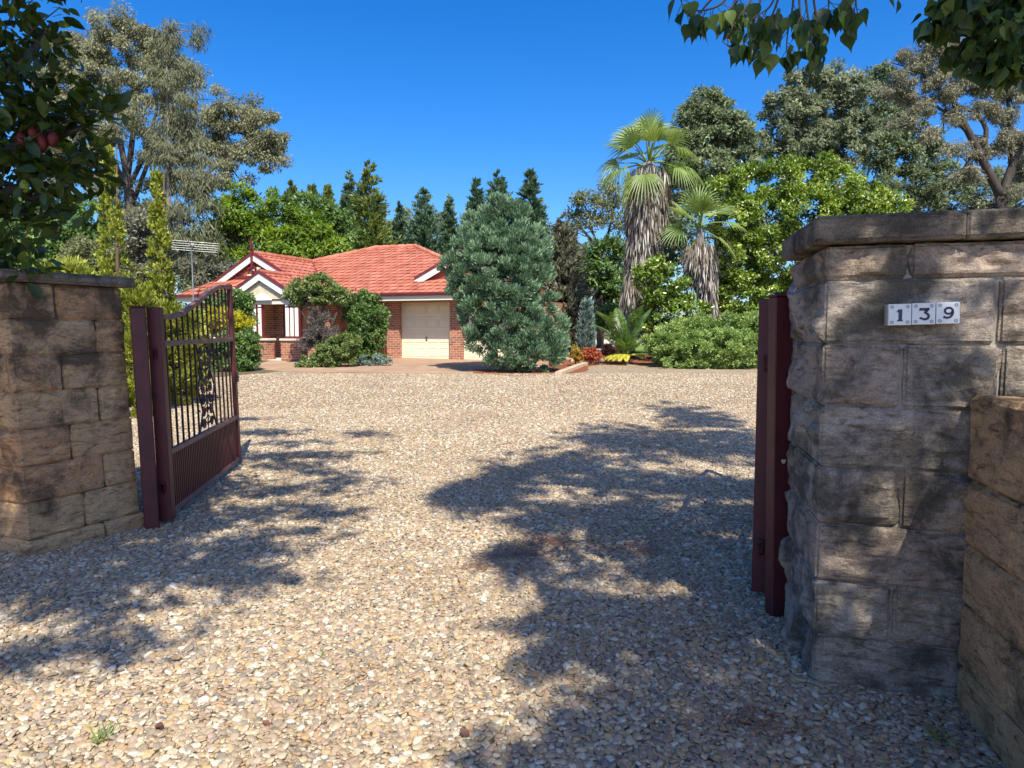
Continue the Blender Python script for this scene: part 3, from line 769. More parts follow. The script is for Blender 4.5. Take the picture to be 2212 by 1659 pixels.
m = MB(); m.box((-.5, EV - .02, 2.17), (UR, EV + .01, 2.40), 0); m.box((-.5, EV + .01, 2.19), (UR, .0, 2.21), 0); m.box((-3.0, EV - .02, 2.17), (-.5, EV + .01, 2.40)); m.box((-3.0, EV + .01, 2.19), (-.5, .9, 2.21), 0)
hb(m, 'fascia', M['cream'])
m = MB(); m.tube([(UE - .1, EV - .07, 2.405), (UR + .05, EV - .07, 2.405)], .065, 8); m.box((UE - .1, EV - .13, 2.405), (UR + .05, EV - .02, 2.455)); hb(m, 'gutter', M['trimred'])
m = MB(); m.box((-8.5, -2.27, 2.2), (PU - 1.1, -2.24, 2.38)); m.box((-8.5, -2.24, 2.2), (PU - 1.1, -1.65, 2.22)); hb(m, 'fascia', M['cream'])
m = MB(); m.box((-8.55, -2.38, 2.36), (PU - 1.1, -2.27, 2.45)); hb(m, 'gutter', M['trimred'])
hbox('soffit', (UE - .25, PV, 2.20), (UE - .02, -.7, 2.38), M['cream'])
hbox('soffit', (-4.94, PV + .05, 2.16), (-3.0, -.955, 2.18), M['cream'])
hbox('floor_slab', (-8.1, -2.75, -.4), (-2.4, 1.0, .03), M['path'])

def garage_door(u0, label=None):
    d = MB(); w, h = 2.13, 2.13
    d.box((u0, .24, -.02), (u0 + w, .28, h), 0, .5)
    rows = 4; rh = h / rows
    for r in range(rows):
        d.box((u0 + .004, .225, r * rh + .004), (u0 + w - .004, .239, (r + 1) * rh - .006), 0, .5, None, .004)
        for k in range(4):
            a = u0 + .06 + k * (w - .12) / 4 + .02; b = u0 + .06 + (k + 1) * (w - .12) / 4 - .03
            for (x0, x1, z0, z1) in ((a, b, r * rh + .10, r * rh + .125), (a, b, (r + 1) * rh - .125, (r + 1) * rh - .10), (a, a + .025, r * rh + .125, (r + 1) * rh - .125), (b - .025, b, r * rh + .125, (r + 1) * rh - .125)):
                d.box((x0, .212, z0), (x1, .2248, z1), 0, .5, None, .004)
            d.box((a + .045, .217, r * rh + .15), (b - .045, .2248, (r + 1) * rh - .15), 0, .5, None, .006)
    o = hb(d, 'garage_door', M['creamdoor'])
    hm = MB(); x = u0 + w * .5
    hm.box((x - .045, .195, .70), (x + .045, .2115, .725)); hm.box((x - .045, .195, .80), (x + .045, .2115, .825)); hm.box((x - .012, .185, .725), (x + .012, .2, .80))
    hb(hm, 'handle', M['handle'], o)
garage_door(0.0); garage_door(2.60)
hbox('threshold', (-.1, -.35, -.3), (5.0, .24, -.022), M['path'])

# gables, barge boards, finial
def barge(p, q, w=.27, t=.05, off=0.0):
    p, q = np.array(p, float), np.array(q, float); n = np.array([0, -1.0, 0]); dz = np.array([0, 0, -1.0])
    m = MB(); A, B = p + n * off, q + n * off
    m.mesh([A, B, B + dz * w, A + dz * w, A - n * t, B - n * t, B + dz * w - n * t, A + dz * w - n * t], [(0, 1, 2, 3), (7, 6, 5, 4), (0, 4, 5, 1), (1, 5, 6, 2), (2, 6, 7, 3), (3, 7, 4, 0)])
    hb(m, 'barge_board', M['white'])
    m = MB(); u_ = np.array([0, 0, 1.0]); A = A + n * .03 + u_ * .08; B = B + n * .03 + u_ * .08; w2 = .10
    m.mesh([A, B, B + dz * w2, A + dz * w2, A - n * .12, B - n * .12, B + dz * w2 - n * .12, A + dz * w2 - n * .12], [(0, 1, 2, 3), (7, 6, 5, 4), (0, 4, 5, 1), (1, 5, 6, 2), (2, 6, 7, 3), (3, 7, 4, 0)])
    hb(m, 'barge_capping', M['trimred'])
bv = GV - .14
barge((WU, bv, WZ), (WU - 2.0, bv, WZ - KW * 2.0)); barge((WU, bv, WZ), (PU + .15, bv, PZ - KW * .15))
barge((PU, PV - .12, PZ), (PU - 1.25, PV - .12, PZ - KW * 1.25)); barge((PU, PV - .12, PZ), (UE, PV - .12, EZ))
barge((GU, GF - .18, GZ), (GU - hwid, GF - .18, gbz)); barge((GU, GF - .18, GZ), (GU + hwid, GF - .18, gbz))
m = MB(); m.bar((WU, bv - .06, WZ - .55), (WU, bv - .06, WZ + .46), .07, .07); m.bar((WU, bv - .06, WZ + .44), (WU, bv - .06, WZ + .62), .035, .035); m.bar((WU, bv - .06, WZ + .16), (WU, bv - .06, WZ + .21), .12, .12); hb(m, 'finial', M['trimred'])
def gable(name, u, z, v, hw_, slope, zb, mat):
    m = MB(); t = .05
    A, B, C_ = (u, v, z), (u - hw_, v, z - slope * hw_), (u + hw_, v, z - slope * hw_)
    pts = [C_, A, B] + ([(u - hw_, v, zb), (u + hw_, v, zb)] if zb < z - slope * hw_ - .01 else [])
    bk = [(p[0], p[1] + t, p[2]) for p in pts]; m.face(pts); m.face(bk[::-1])
    for i in range(len(pts)): j = (i + 1) % len(pts); m.face([pts[i], bk[i], bk[j], pts[j]])
    return hb(m, name, mat)
gw = gable('gable_wall', WU, WZ - .02, GV, 1.95, KW, WZ - 1.3, M['gablered'])
gg = gable('gable_wall', GU, GZ - .03, GF, hwid - .05, .5, gbz - .1, M['gablered'])
gable('portico_gable', PU, PZ - .02, PV, 1.22, KW, 2.20, M['infill'])
# timber fretwork in the wing gable
m = MB()
for k in range(9):
    u = WU - 1.2 + k * .3; zt_ = WZ - KW * abs(u - WU) - .12
    if zt_ > 3.1: m.box((u - .03, GV - .05, 3.08), (u + .03, GV - .02, zt_))
m.box((WU - 1.25, GV - .055, 3.10), (WU + 1.2, GV - .022, 3.18)); m.box((WU - .75, GV - .056, 3.45), (WU + .75, GV - .023, 3.53))
hb(m, 'gable_fretwork', M['trimred'], gw)
m = MB()
for a, b, c_, d_ in ((.12, 3.40, .30, 3.52), (-.12, 3.38, .0, 3.44), (-.35, 3.20, -.12, 3.25), (.0, 3.12, .25, 3.19)): m.box((WU + a, GV - .062, b), (WU + c_, GV - .057, d_), 0, .5)
hb(m, 'gable_ornament', M['cream'], gw)
# portico pediment, piers and posts
m = MB(); pc = PU + .03; v = PV - .05
pts = [(pc - .42, v, 2.16), (pc + .42, v, 2.16), (pc + .42, v, 2.19), (pc + .08, v, 2.40), (pc - .08, v, 2.40), (pc - .42, v, 2.19)]
bk = [(p[0], p[1] + .048, p[2]) for p in pts]; m.face(pts); m.face(bk[::-1])
for i in range(6): m.face([pts[i], bk[i], bk[(i + 1) % 6], pts[(i + 1) % 6]])
hb(m, 'pediment', M['white'])
hbox('portico_beam', (PU - 1.1, PV + .052, 2.02), (UE - .03, PV + .20, 2.16), M['cream'])
for u0, u1, posts_ in ((-4.62, -3.86, (-4.46, -4.22)), (-3.26, -2.42, (-3.02, -2.82, -2.62))):
    pr = hbox('portico_pier', (u0, PV + .0, -.4), (u1, PV + .42, .70), M['brick'])
    m = MB(); m.box((u0 - .05, PV - .05, .70), (u1 + .05, PV + .47, .785), 0, .5, None, .02); hb(m, 'pier_capping', M['path'], pr)
    m = MB(); m.box((posts_[0] - .12, PV + .03, .785), (posts_[-1] + .12, PV + .27, .86)); hb(m, 'base_plate', M['trimred'], pr)
    for u in posts_:
        po = MB(); po.box((u - .075, PV + .06, .86), (u + .075, PV + .21, 2.02), 0, .5, None, .012); po_ = hb(po, 'portico_post', M['white'])
        rr = MB(); rr.box((u + .076, PV + .075, .86), (u + .10, PV + .20, 2.02)); rr.box((u - .085, PV + .05, 1.90), (u + .085, PV + .22, 1.94)); hb(rr, 'post_moulding', M['trimred'], po_)
m = MB(); m.box((-3.83, PV + .34, .03), (-3.80, PV + .38, .55)); hb(m, 'meter_pipe', M['trimred'])
def window(u0, u1, z0, z1, v):
    m = MB(); f = .06
    m.box((u0, v - .04, z0), (u1, v - .002, z0 + f)); m.box((u0, v - .04, z1 - f), (u1, v - .002, z1)); m.box((u0, v - .04, z0 + f), (u0 + f, v - .002, z1 - f)); m.box((u1 - f, v - .04, z0 + f), (u1, v - .002, z1 - f))
    m.box(((u0 + u1) / 2 - .025, v - .038, z0 + f), ((u0 + u1) / 2 + .025, v - .003, z1 - f)); m.box((u0 + f, v - .037, (z0 + z1) / 2 - .025), ((u0 + u1) / 2 - .025, v - .004, (z0 + z1) / 2 + .025)); m.box(((u0 + u1) / 2 + .025, v - .037, (z0 + z1) / 2 - .025), (u1 - f, v - .004, (z0 + z1) / 2 + .025))
    w = hb(m, 'window', M['cream']); g = MB(); g.box((u0 + f, v - .015, z0 + f), (u1 - f, v - .001, z1 - f)); hb(g, 'pane', M['glass'], w)
window(-6.6, -5.15, .75, 1.95, -1.65)
window(-7.95, -6.95, .75, 1.95, -1.65)
m = MB(); m.box((-4.5, -.985, .03), (-3.65, -.952, 2.05), 0, .5, None, .005)
fd = hb(m, 'front_door', M['trimred']); m = MB(); m.box((-3.76, -1.02, 1.0), (-3.72, -.986, 1.14)); hb(m, 'handle', M['handle'], fd)

m = MB(); m.tube([(-.60, -.03, -.3), (-.60, -.03, 2.05), (-.60, EV - .06, 2.34)], .035, 8); hb(m, 'downpipe', M['trimred'])
# TV antenna on the roof
ab = P(417, 640, 26.5); at_ = P(414, 532, 26.5)
ant = empty('tv_antenna', tuple(ab), 'silver television antenna on a thin mast above the house roof', 'antenna')
m = MB(); m.tube([ab - (0, 0, 1.6), at_ + (0, 0, .12)], .022, 8); m.build('mast', M['steel'], ant)
m = MB(); bx = nrm(np.array([-.30, 1.0, -.11])); by = nrm(np.array([-bx[1], bx[0], .05]))
m.bar(at_ - bx * 1.0, at_ + bx * 1.05, .03, .03); m.build('boom', M['steel'], ant)
for k in range(5):
    c_ = at_ + bx * (-.8 + k * .40); ln = 1.0 - .05 * k
    m = MB(); m.tube([c_ - by * ln, c_ + by * ln], .006, 6); m.build('element', M['steel'], ant)
m = MB(); m.box((-.09, -.05, -.02), (.09, .05, .08), 0, .5, lambda x, y, z: tuple(at_ + np.array([x, y, z + .02]))); m.build('balun_box', M['steel'], ant)

# ------------------------------------------------------------------ foliage
def rand_dir(rg, n): return nrm(rg.normal(size=(n, 3)))
def leaf_geo(p, d, n, Ln, Wd, prof=None, droop=0.0, fold=0.0):
    """leaves at p pointing along d with normal n -> (verts, faces)"""
    s = np.cross(n, d); N_ = len(p)
    Ln = Ln[:, None]; Wd = Wd[:, None]
    if prof is None:
        V = np.stack([p, p + d * Ln * .45 + s * Wd * .5, p + d * Ln + n * Ln * (-droop), p + d * Ln * .45 - s * Wd * .5], 1)
        Fi = np.arange(N_ * 4).reshape(N_, 4); return V.reshape(-1, 3), Fi, 1
    st = [(0, 0)] + list(prof) + [(1, 0)]
    rows = []
    for t, w in st:
        c = p + d * Ln * t - n * Ln * droop * t * t
        rows += [c + s * Wd * .5 * w + n * Wd * fold * w, c, c - s * Wd * .5 * w + n * Wd * fold * w]
    V = np.stack(rows, 1); k = len(st) * 3; fs = []
    for i in range(len(st) - 1):
        b = i * 3
        fs += [(b, b + 1, b + 4, b + 3), (b + 1, b + 2, b + 5, b + 4)]
    fs = np.array(fs); Fi = (np.arange(N_)[:, None, None] * k + fs[None]).reshape(-1, 4)
    return V.reshape(-1, 3), Fi, len(fs)
def leaves(rg, name, p, out, L, W, mat, parent, wout=.5, wup=0.0, wrand=1.0, nout=.7, nup=.5, nrand=.8, prof=None, droop=0.0, fold=0.0, var=None, smooth=False):
    n = len(p); up = np.array([0, 0, 1.0])
    d = nrm(out * wout + up * wup + rand_dir(rg, n) * wrand)
    q = out * nout + up * nup + rand_dir(rg, n) * nrand
    nn = nrm(q - d * np.sum(q * d, 1, keepdims=True))
    sz = rg.uniform(.65, 1.3, n)
    V, Fi, per = leaf_geo(p, d, nn, L * sz, W * sz * rg.uniform(.8, 1.2, n), prof, droop, fold)
    var = rg.random(n) if var is None else np.clip(var + rg.normal(0, .18, n), 0, 1)
    return fast_mesh(name, V, Fi, np.repeat(var, per), mat, parent, smooth)
def blob_px(lst, Y, depth=.9, squash=1.0):
    out = []
    for t in lst:
        px, py, r = t[:3]; dY = t[3] if len(t) > 3 else 0.0
        c = P(px, py, Y + dY); rr = r / F * (Y + dY)
        out.append((*c, rr, rr * depth, rr * squash))
    return np.array(out)
def scatter(rg, blobs, subr, dens, nl, shell=.45, flat=.75):
    """blob ellipsoids -> sub-clumps near their shells -> leaf points; returns points, outward direction, tone per point"""
    Pp, Oo, Tt = [], [], []
    for b in blobs:
        c, r = b[:3], b[3:6]; rm = r.mean()
        ns = max(2, int(dens * 3.2 * (rm / subr) ** 2))
        d = rand_dir(rg, ns); rad = 1 - shell * rg.random(ns) ** 1.3
        sc_ = c + d * r * rad[:, None]
        k = max(3, int(nl)); sub = np.repeat(sc_, k, 0)
        ss = subr * rg.uniform(.6, 1.35, ns); ssr = np.repeat(ss, k)
        off = rand_dir(rg, ns * k) * (rg.random(ns * k) ** .5)[:, None] * ssr[:, None] * np.array([1, 1, flat])
        Pp.append(sub + off); Oo.append(nrm(nrm(off) * .8 + np.repeat(d, k, 0)))
        Tt.append(np.repeat(rg.normal(.48, .16, ns), k))
    return np.concatenate(Pp), np.concatenate(Oo), np.concatenate(Tt)
def limb(pts, Y, r0, r1, n=7):
    """pixel polyline [(px,py[,dY])] at distance Y -> tube with taper"""
    q = [P(t[0], t[1], Y + (t[2] if len(t) > 2 else 0)) for t in pts]
    return q, list(np.linspace(r0, r1, len(q))), n
def smooth_poly(q, k=3):
    q = np.array(q); out = []
    for i in range(len(q) - 1):
        p0, p1, p2, p3 = q[max(i - 1, 0)], q[i], q[i + 1], q[min(i + 2, len(q) - 1)]
        for t in np.linspace(0, 1, k, endpoint=False):
            out.append(.5 * (2 * p1 + (p2 - p0) * t + (2 * p0 - 5 * p1 + 4 * p2 - p3) * t * t + (3 * p1 - p0 - 3 * p2 + p3) * t ** 3))
    out.append(q[-1]); return out
SEED = [100]
def plant(name, label, cat, base, blobs, leaf, L, W, subr, nl, dens=1.0, trunk=None, bark='bark_dark', group=None, shell=.45, flat=.75, twigs=0, twig_r=.03, prune=None, crown='crown', trunkname='trunk', fill=None, big=None, **kw):
    far = base[1] > 29
    fill = fill or (5.0 if far else 3.6); big = big or (.74 if far else .86)
    nl = nl * fill; L, W = L * big, W * big
    SEED[0] += 1; rg = rng_(SEED[0])
    root = empty(name, tuple(base), label, cat, group)
    p, o, t = scatter(rg, blobs, subr, dens, nl, shell, flat)
    keep = p[:, 2] > gz(base[1]) + .02; p, o, t = p[keep], o[keep], t[keep]
    if prune is not None: k = prune(p); p, o, t = p[k], o[k], t[k]
    leaves(rg, crown, p, o, L, W, L_[leaf], root, var=t, **kw)
    m = MB()
    for q, rad, n in (trunk or []):
        qs = smooth_poly(q); rr = np.interp(np.linspace(0, 1, len(qs)), np.linspace(0, 1, len(rad)), rad)
        m.tube(qs, list(rr), n, 0, True, .5, .12)
    if twigs:
        bl = blobs[rg.integers(0, len(blobs), twigs)]
        src = np.concatenate([np.array(q[len(q) // 3:]) for q, _, _ in trunk]) if trunk else np.array([base])
        for b in bl:
            e = b[:3] + rand_dir(rg, 1)[0] * b[3:6] * rg.uniform(.4, .95)
            s_ = src[np.argmin(np.linalg.norm(src - b[:3], axis=1) + rg.uniform(0, 1.0, len(src)))]
            mid = (s_ + e) / 2 + rg.normal(0, .08, 3) * np.linalg.norm(e - s_) + np.array([0, 0, -.05 * np.linalg.norm(e - s_)])
            m.tube(smooth_poly([s_, mid, e], 4), list(np.linspace(twig_r, twig_r * .25, 9)), 5, 0, False, .5)
    if m.f: m.build(trunkname, M[bark], root, True)
    return root
def straight(x, y, z0, z1, r0, r1): return ([(x, y, z0), (x + .02, y, (z0 + z1) / 2), (x, y, z1)], [r0, (r0 + r1) / 2, r1], 8)

def conifer(name, label, cat, px, Y, top, half, leaf, base_py=None, L=.3, W=.1, n=2600, group=None, shape=1.0, core=True, upw=.55, bottom=.02, lump=.25, trunk_r=.12, seg=1.0, tone=.48, outw=.8, rnd=.45):
    """conical evergreen: plumes on a lumpy cone; top = py of the tip, half = half width in px near the bottom"""
    SEED[0] += 1; rg = rng_(SEED[0])
    g = G(px, Y); tip = P(px, top, Y); H_ = tip[2] - g[2]; Rm = half / F * Y
    root = empty(name, tuple(g), label, cat, group)
    n = int(n * 2.2); nb = max(14, int(n / 20)); h = 1 - (rg.random(nb) ** .62); h = bottom + (1 - bottom) * h
    ang = rg.uniform(0, 2 * math.pi, nb); prof_r = Rm * np.minimum(1, (1 - h) ** shape * 1.02 + .012) * np.minimum(1, .55 + h * 3)
    ln = rg.uniform(1 - lump, 1 + lump, nb)
    k = n // nb
    A = np.repeat(ang, k); Hh = np.repeat(h, k); Rr = np.repeat(prof_r * ln, k)
    t = rg.random(nb * k) ** .6
    od = np.stack([np.cos(A), np.sin(A), np.zeros_like(A)], 1)
    p = g + od * (Rr * t)[:, None]
    p[:, 2] = g[2] + Hh * H_ + (t - .35) * Rr * upw
    spread = (.08 + .12 * Rr * t)[:, None] * seg
    p += rand_dir(rg, nb * k) * spread * rg.random((nb * k, 1))
    p[:, 2] = np.minimum(p[:, 2], tip[2]) 
    out = nrm(od + np.array([0, 0, .45])); tn = np.repeat(rg.normal(tone, .15, nb), k)
    kp = p[:, 2] > g[2] + .03
    leaves(rg, 'crown', p[kp], out[kp], L, W, L_[leaf], root, wout=outw, wup=upw, wrand=rnd, nrand=.6, var=tn[kp])
    m = MB(); m.tube([g - (0, 0, .1), g + (0, 0, H_ * .5), g + (0, 0, H_ * .97)], [trunk_r, trunk_r * .6, .012], 7, 0, True, .5); m.build('trunk', M['bark_dark'], root, True)
    return root

# ---- distant eucalypt, left
ye = 44
eb = blob_px([(255, 75, 55), (200, 110, 50), (150, 95, 42), (310, 85, 48), (365, 120, 45), (130, 150, 45), (215, 175, 52), (290, 160, 55), (350, 190, 50), (410, 170, 38, 2), (170, 235, 48), (240, 245, 48, -2), (310, 255, 45, -2), (380, 265, 48), (430, 235, 45),
              (120, 220, 45), (480, 235, 40), (530, 250, 45), (570, 290, 45), (590, 335, 36), (540, 330, 38), (480, 290, 45), (430, 310, 42), (150, 300, 42), (200, 320, 36), (500, 395, 42), (440, 400, 40), (400, 350, 38, 2), (110, 320, 40), (230, 300, 34), (95, 250, 40), (100, 180, 42), (335, 320, 36), (235, 395, 34), (170, 370, 40), (120, 390, 40), (345, 400, 34), (310, 470, 40), (260, 450, 36), (600, 300, 26), (560, 250, 30)], ye, .9)
plant('eucalyptus_tree', 'tallest grey-olive eucalyptus with forked dark trunk, rising behind the yellow-green columns', 'tree', G(290, ye), eb, 'eucalypt', .34, .13, .62, 30, .95,
      trunk=[limb([(296, 780), (292, 560), (280, 420), (272, 372)], ye, .36, .26), limb([(272, 372), (258, 300), (235, 250), (205, 190), (190, 120)], ye, .20, .04), limb([(275, 380), (286, 300), (292, 240), (285, 170), (260, 80)], ye, .20, .04),
             limb([(280, 400), (318, 320), (335, 250), (350, 190)], ye, .17, .04), limb([(290, 430), (322, 345), (336, 300), (380, 262)], ye, .15, .04), limb([(294, 470), (350, 430), (430, 385), (488, 345), (533, 293), (560, 280)], ye, .17, .04), limb([(488, 345), (560, 345), (600, 335)], ye, .12, .03), limb([(268, 400), (235, 330), (170, 260), (130, 200)], ye, .2, .04), limb([(190, 165), (175, 120), (150, 95)], ye, .12, .03)],
      bark='bark_euc', shell=.75, twigs=70, twig_r=.06, fill=9, big=.58, wout=.25, wup=-.75, wrand=.75, nrand=1.0, nup=.3)
# ---- casuarina in front of it
yc = 37
cb_ = blob_px([(352, 80, 26), (362, 50, 16), (385, 95, 22), (418, 60, 14), (430, 95, 14), (405, 120, 20), (350, 130, 30), (372, 170, 36), (340, 200, 32), (390, 225, 36), (360, 265, 42), (410, 300, 40), (350, 330, 40), (440, 350, 34), (380, 385, 48), (430, 420, 44), (350, 440, 34), (400, 480, 50), (450, 470, 34), (370, 540, 44), (430, 550, 44), (350, 600, 30), (470, 540, 30)], yc, .9, 1.15)
plant('casuarina_tree', 'wispy grey-green casuarina with thin pale trunk behind the tv antenna', 'tree', G(368, yc), cb_, 'casuarina', .42, .055, .50, 26, .8,
      trunk=[limb([(372, 780), (368, 600), (365, 470), (365, 330), (362, 225), (358, 60)], yc, .20, .03)], bark='bark_grey', shell=.8, twigs=60, twig_r=.035, wout=.3, wup=-.9, wrand=.55, nrand=1.0)

# ---- golden columnar conifers
def column(px, Y, top, half, label):
    SEED[0] += 1; rg = rng_(SEED[0])
    g = G(px, Y); tip = P(px, top, Y); H_ = tip[2] - g[2]; Rm = half / F * Y
    root = empty('columnar_conifer', tuple(g), label, 'conifer', 'columnar golden conifers')
    ns = 190; h = rg.random(ns) ** .9; A = rg.uniform(0, 6.28, ns)
    prof_r = Rm * np.minimum(1, (1 - h) * 1.9 + .12) * rg.uniform(.72, 1.15, ns)
    od = np.stack([np.cos(A), np.sin(A), np.zeros(ns)], 1)
    c = g + od * prof_r[:, None] * .8; c[:, 2] = g[2] + h * H_ * .985
    k = 46; off = rand_dir(rg, ns * k) * (rg.random((ns * k, 1)) ** .5) * np.array([.075, .075, .095])
    p = np.repeat(c, k, 0) + off; out = nrm(np.repeat(od, k, 0) * .6 + nrm(off))
    leaves(rg, 'crown', p, out, .075, .045, L_['golden_column'], root, wout=.6, wup=.8, wrand=.5, var=np.repeat(rg.normal(.5, .17, ns), k))
    m = MB(); m.tube([g - (0, 0, .1), (g + tip) / 2, tip], [.06, .04, .008], 7); m.build('trunk', M['bark_brown'], root, True)
column(252, 15.0, 312, 30, 'taller yellow-green columnar conifer, nearer the tan pillar')
column(354, 15.4, 366, 26, 'shorter yellow-green columnar conifer just left of the tv antenna')

# ---- bright feathery trees behind the house
def robinia(label, px, Y, lst, seed=0, leaf='robinia', **k):
    b = blob_px(lst, Y, .9)
    base = G(px, Y); tops = sorted(lst, key=lambda t: t[1])[:4]
    tr = [limb([(px, 790), (px + 4, lst[0][1] + 90), (px, lst[0][1] + 30)], Y, .2, .1)] + [limb([(px + 2, lst[0][1] + 110), ((px + t[0]) / 2, (t[1] + lst[0][1] + 80) / 2), (t[0], t[1])], Y, .11, .03) for t in tops]
    plant('broadleaf_tree', label, 'tree', base, b, leaf, .30, .13, .55, 30, 1.0, trunk=tr, twigs=26, twig_r=.04, group=None, shell=.6, wout=.5, wup=-.15, wrand=.8, nup=1.0, nrand=.6, **k)
robinia('bright green feathery tree directly behind the wing gable finial', 530, 38, [(530, 450, 52), (480, 470, 45), (575, 440, 38), (500, 520, 50), (560, 510, 52), (455, 530, 45), (520, 570, 45), (590, 560, 40)])
robinia('yellow-green feathery tree behind the valley of the house roof', 660, 36, [(660, 500, 45), (620, 530, 45), (700, 520, 45), (650, 560, 45), (730, 550, 36), (690, 575, 40), (600, 575, 35)])
robinia('mid-green feathery tree between the yellow-green tree and dark conifers', 640, 42, [(625, 440, 40), (600, 470, 40), (665, 450, 42), (700, 470, 40), (740, 480, 38), (760, 530, 35)], leaf='shrub')
# ---- row of conifers behind the house
for px, top, hf, lf, Yc, lb in ((640, 392, 42, 'leyland_gold', 50, 'green conifer farthest left in the row behind the house'),
                        (682, 398, 36, 'leyland_gold', 52, 'second conifer from the left in the row behind the house, yellow tipped'),
                        (716, 402, 34, 'leyland_gold', 54, 'third conifer from the left in the row behind the house'),
                        (761, 368, 46, 'leyland', 50, 'tall conifer just left of the tallest conifer behind the house'),
                        (804, 348, 58, 'leyland_gold', 47, 'tallest green-gold conifer behind the ridge of the house roof'),
                        (866, 440, 40, 'leyland', 56, 'low conifer in the dip behind the house ridge'),
                        (920, 410, 48, 'leyland', 52, 'blue-green conifer above the right end of the roof ridge'),
                        (973, 425, 42, 'leyland', 52, 'blue-green conifer touching the left side of the big blue juniper'),
                        (1030, 388, 46, 'leyland', 50, 'dark conifer spire behind the top of the big blue juniper'),
                        (1076, 372, 46, 'leyland', 51, 'twin-tipped dark conifer spire above the big blue juniper'),
                        (1145, 370, 62, 'leyland', 40, 'broad dark conifer looming just right of the big blue juniper top')):
    conifer('conifer_tree', lb, 'conifer', px, Yc, top, hf * 1.25, lf, L=.30, W=.11, n=8200, group='conifers in the row behind the house', shape=.62 + .34 * rs.random(), upw=.3 + .3 * rs.random(), lump=.25 + .2 * rs.random(), trunk_r=.2, rnd=.6, tone=rs.uniform(.35, .6))
conifer('conifer_tree', 'brownish scraggly conifer at the right flank of the big blue juniper', 'conifer', 1215, 31, 470, 62, 'brown_conifer', L=.24, W=.08, n=7000, shape=.55, upw=.35, lump=.35, trunk_r=.13, rnd=.8)
robinia('fine-leaved green tree left of the big fan palm trunk', 1295, 34, [(1290, 555, 42), (1250, 560, 36), (1330, 560, 38), (1270, 610, 42), (1320, 620, 42), (1240, 630, 32), (1345, 660, 38), (1290, 670, 42)], leaf='shrub')
yb = 46
plant('acacia_tree', 'pale olive spreading tree with crooked branches left of the big fan palm crown', 'tree', G(1290, yb), blob_px([(1262, 440, 34), (1300, 445, 36), (1235, 465, 28), (1330, 430, 36), (1335, 480, 34), (1285, 480, 28), (1225, 490, 20), (1250, 495, 22), (1310, 400, 24)], yb, .9, .8), 'olive', .30, .11, .55, 26, .8,
      trunk=[limb([(1290, 780), (1292, 600), (1296, 540)], yb, .3, .2), limb([(1296, 540), (1270, 510), (1245, 480)], yb, .14, .04), limb([(1296, 540), (1315, 500), (1325, 450)], yb, .14, .04), limb([(1296, 545), (1280, 500), (1265, 450)], yb, .1, .04), limb([(1292, 560), (1250, 525), (1215, 505)], yb, .09, .03)], bark='bark_dark', shell=.6, twigs=24, twig_r=.05, wup=-.2)

# ---- trees right
y8 = 46
plant('broadleaf_tree', 'dark green round-topped tree behind the big fan palm', 'tree', G(1550, y8), blob_px([(1530, 225, 36), (1500, 250, 40), (1560, 240, 38), (1490, 300, 40), (1545, 300, 50), (1600, 290, 38), (1470, 350, 38), (1530, 365, 48), (1600, 350, 45), (1470, 400, 40), (1560, 420, 50), (1620, 330, 22)], y8), 'greenoak', .34, .17, .5, 34, 1.15,
      trunk=[limb([(1550, 780), (1552, 500), (1545, 300)], y8, .4, .1)], twigs=20, shell=.5)
plant('broadleaf_tree', 'grey-green dome-shaped tree behind the yellow-green glossy tree', 'tree', G(1780, y8 + 2), blob_px([(1760, 185, 36), (1720, 190, 34), (1800, 170, 36), (1840, 200, 36), (1690, 240, 38), (1750, 250, 48), (1810, 250, 48), (1680, 300, 38), (1740, 320, 48), (1810, 320, 50), (1860, 280, 40), (1700, 365, 45), (1800, 380, 50)], y8 + 2), 'greyoak', .34, .16, .5, 34, 1.05,
      trunk=[limb([(1782, 780), (1780, 500), (1775, 330), (1770, 200)], y8 + 2, .4, .06), limb([(1778, 380), (1730, 300), (1700, 230)], y8 + 2, .15, .04), limb([(1778, 380), (1820, 280), (1830, 200)], y8 + 2, .15, .04)], twigs=30, shell=.55, wup=.1)
plant('broadleaf_tree', 'dark grey-green tree between the dome-shaped tree and the tan eucalyptus', 'tree', G(1930, y8 + 4), blob_px([(1900, 165, 30), (1880, 220, 36), (1930, 210, 34), (1910, 280, 42), (1960, 270, 38), (1880, 330, 42), (1950, 340, 45), (2010, 320, 36), (1900, 400, 48), (1990, 400, 50), (2050, 380, 36), (2030, 430, 40)], y8 + 4), 'greenoak', .34, .15, .5, 30, .95,
      trunk=[limb([(1935, 780), (1930, 500), (1915, 300), (1900, 180)], y8 + 4, .4, .06), limb([(1932, 440), (1970, 350), (1985, 280)], y8 + 4, .15, .04)], twigs=40, twig_r=.06, shell=.6, wup=.1)
yt = 33
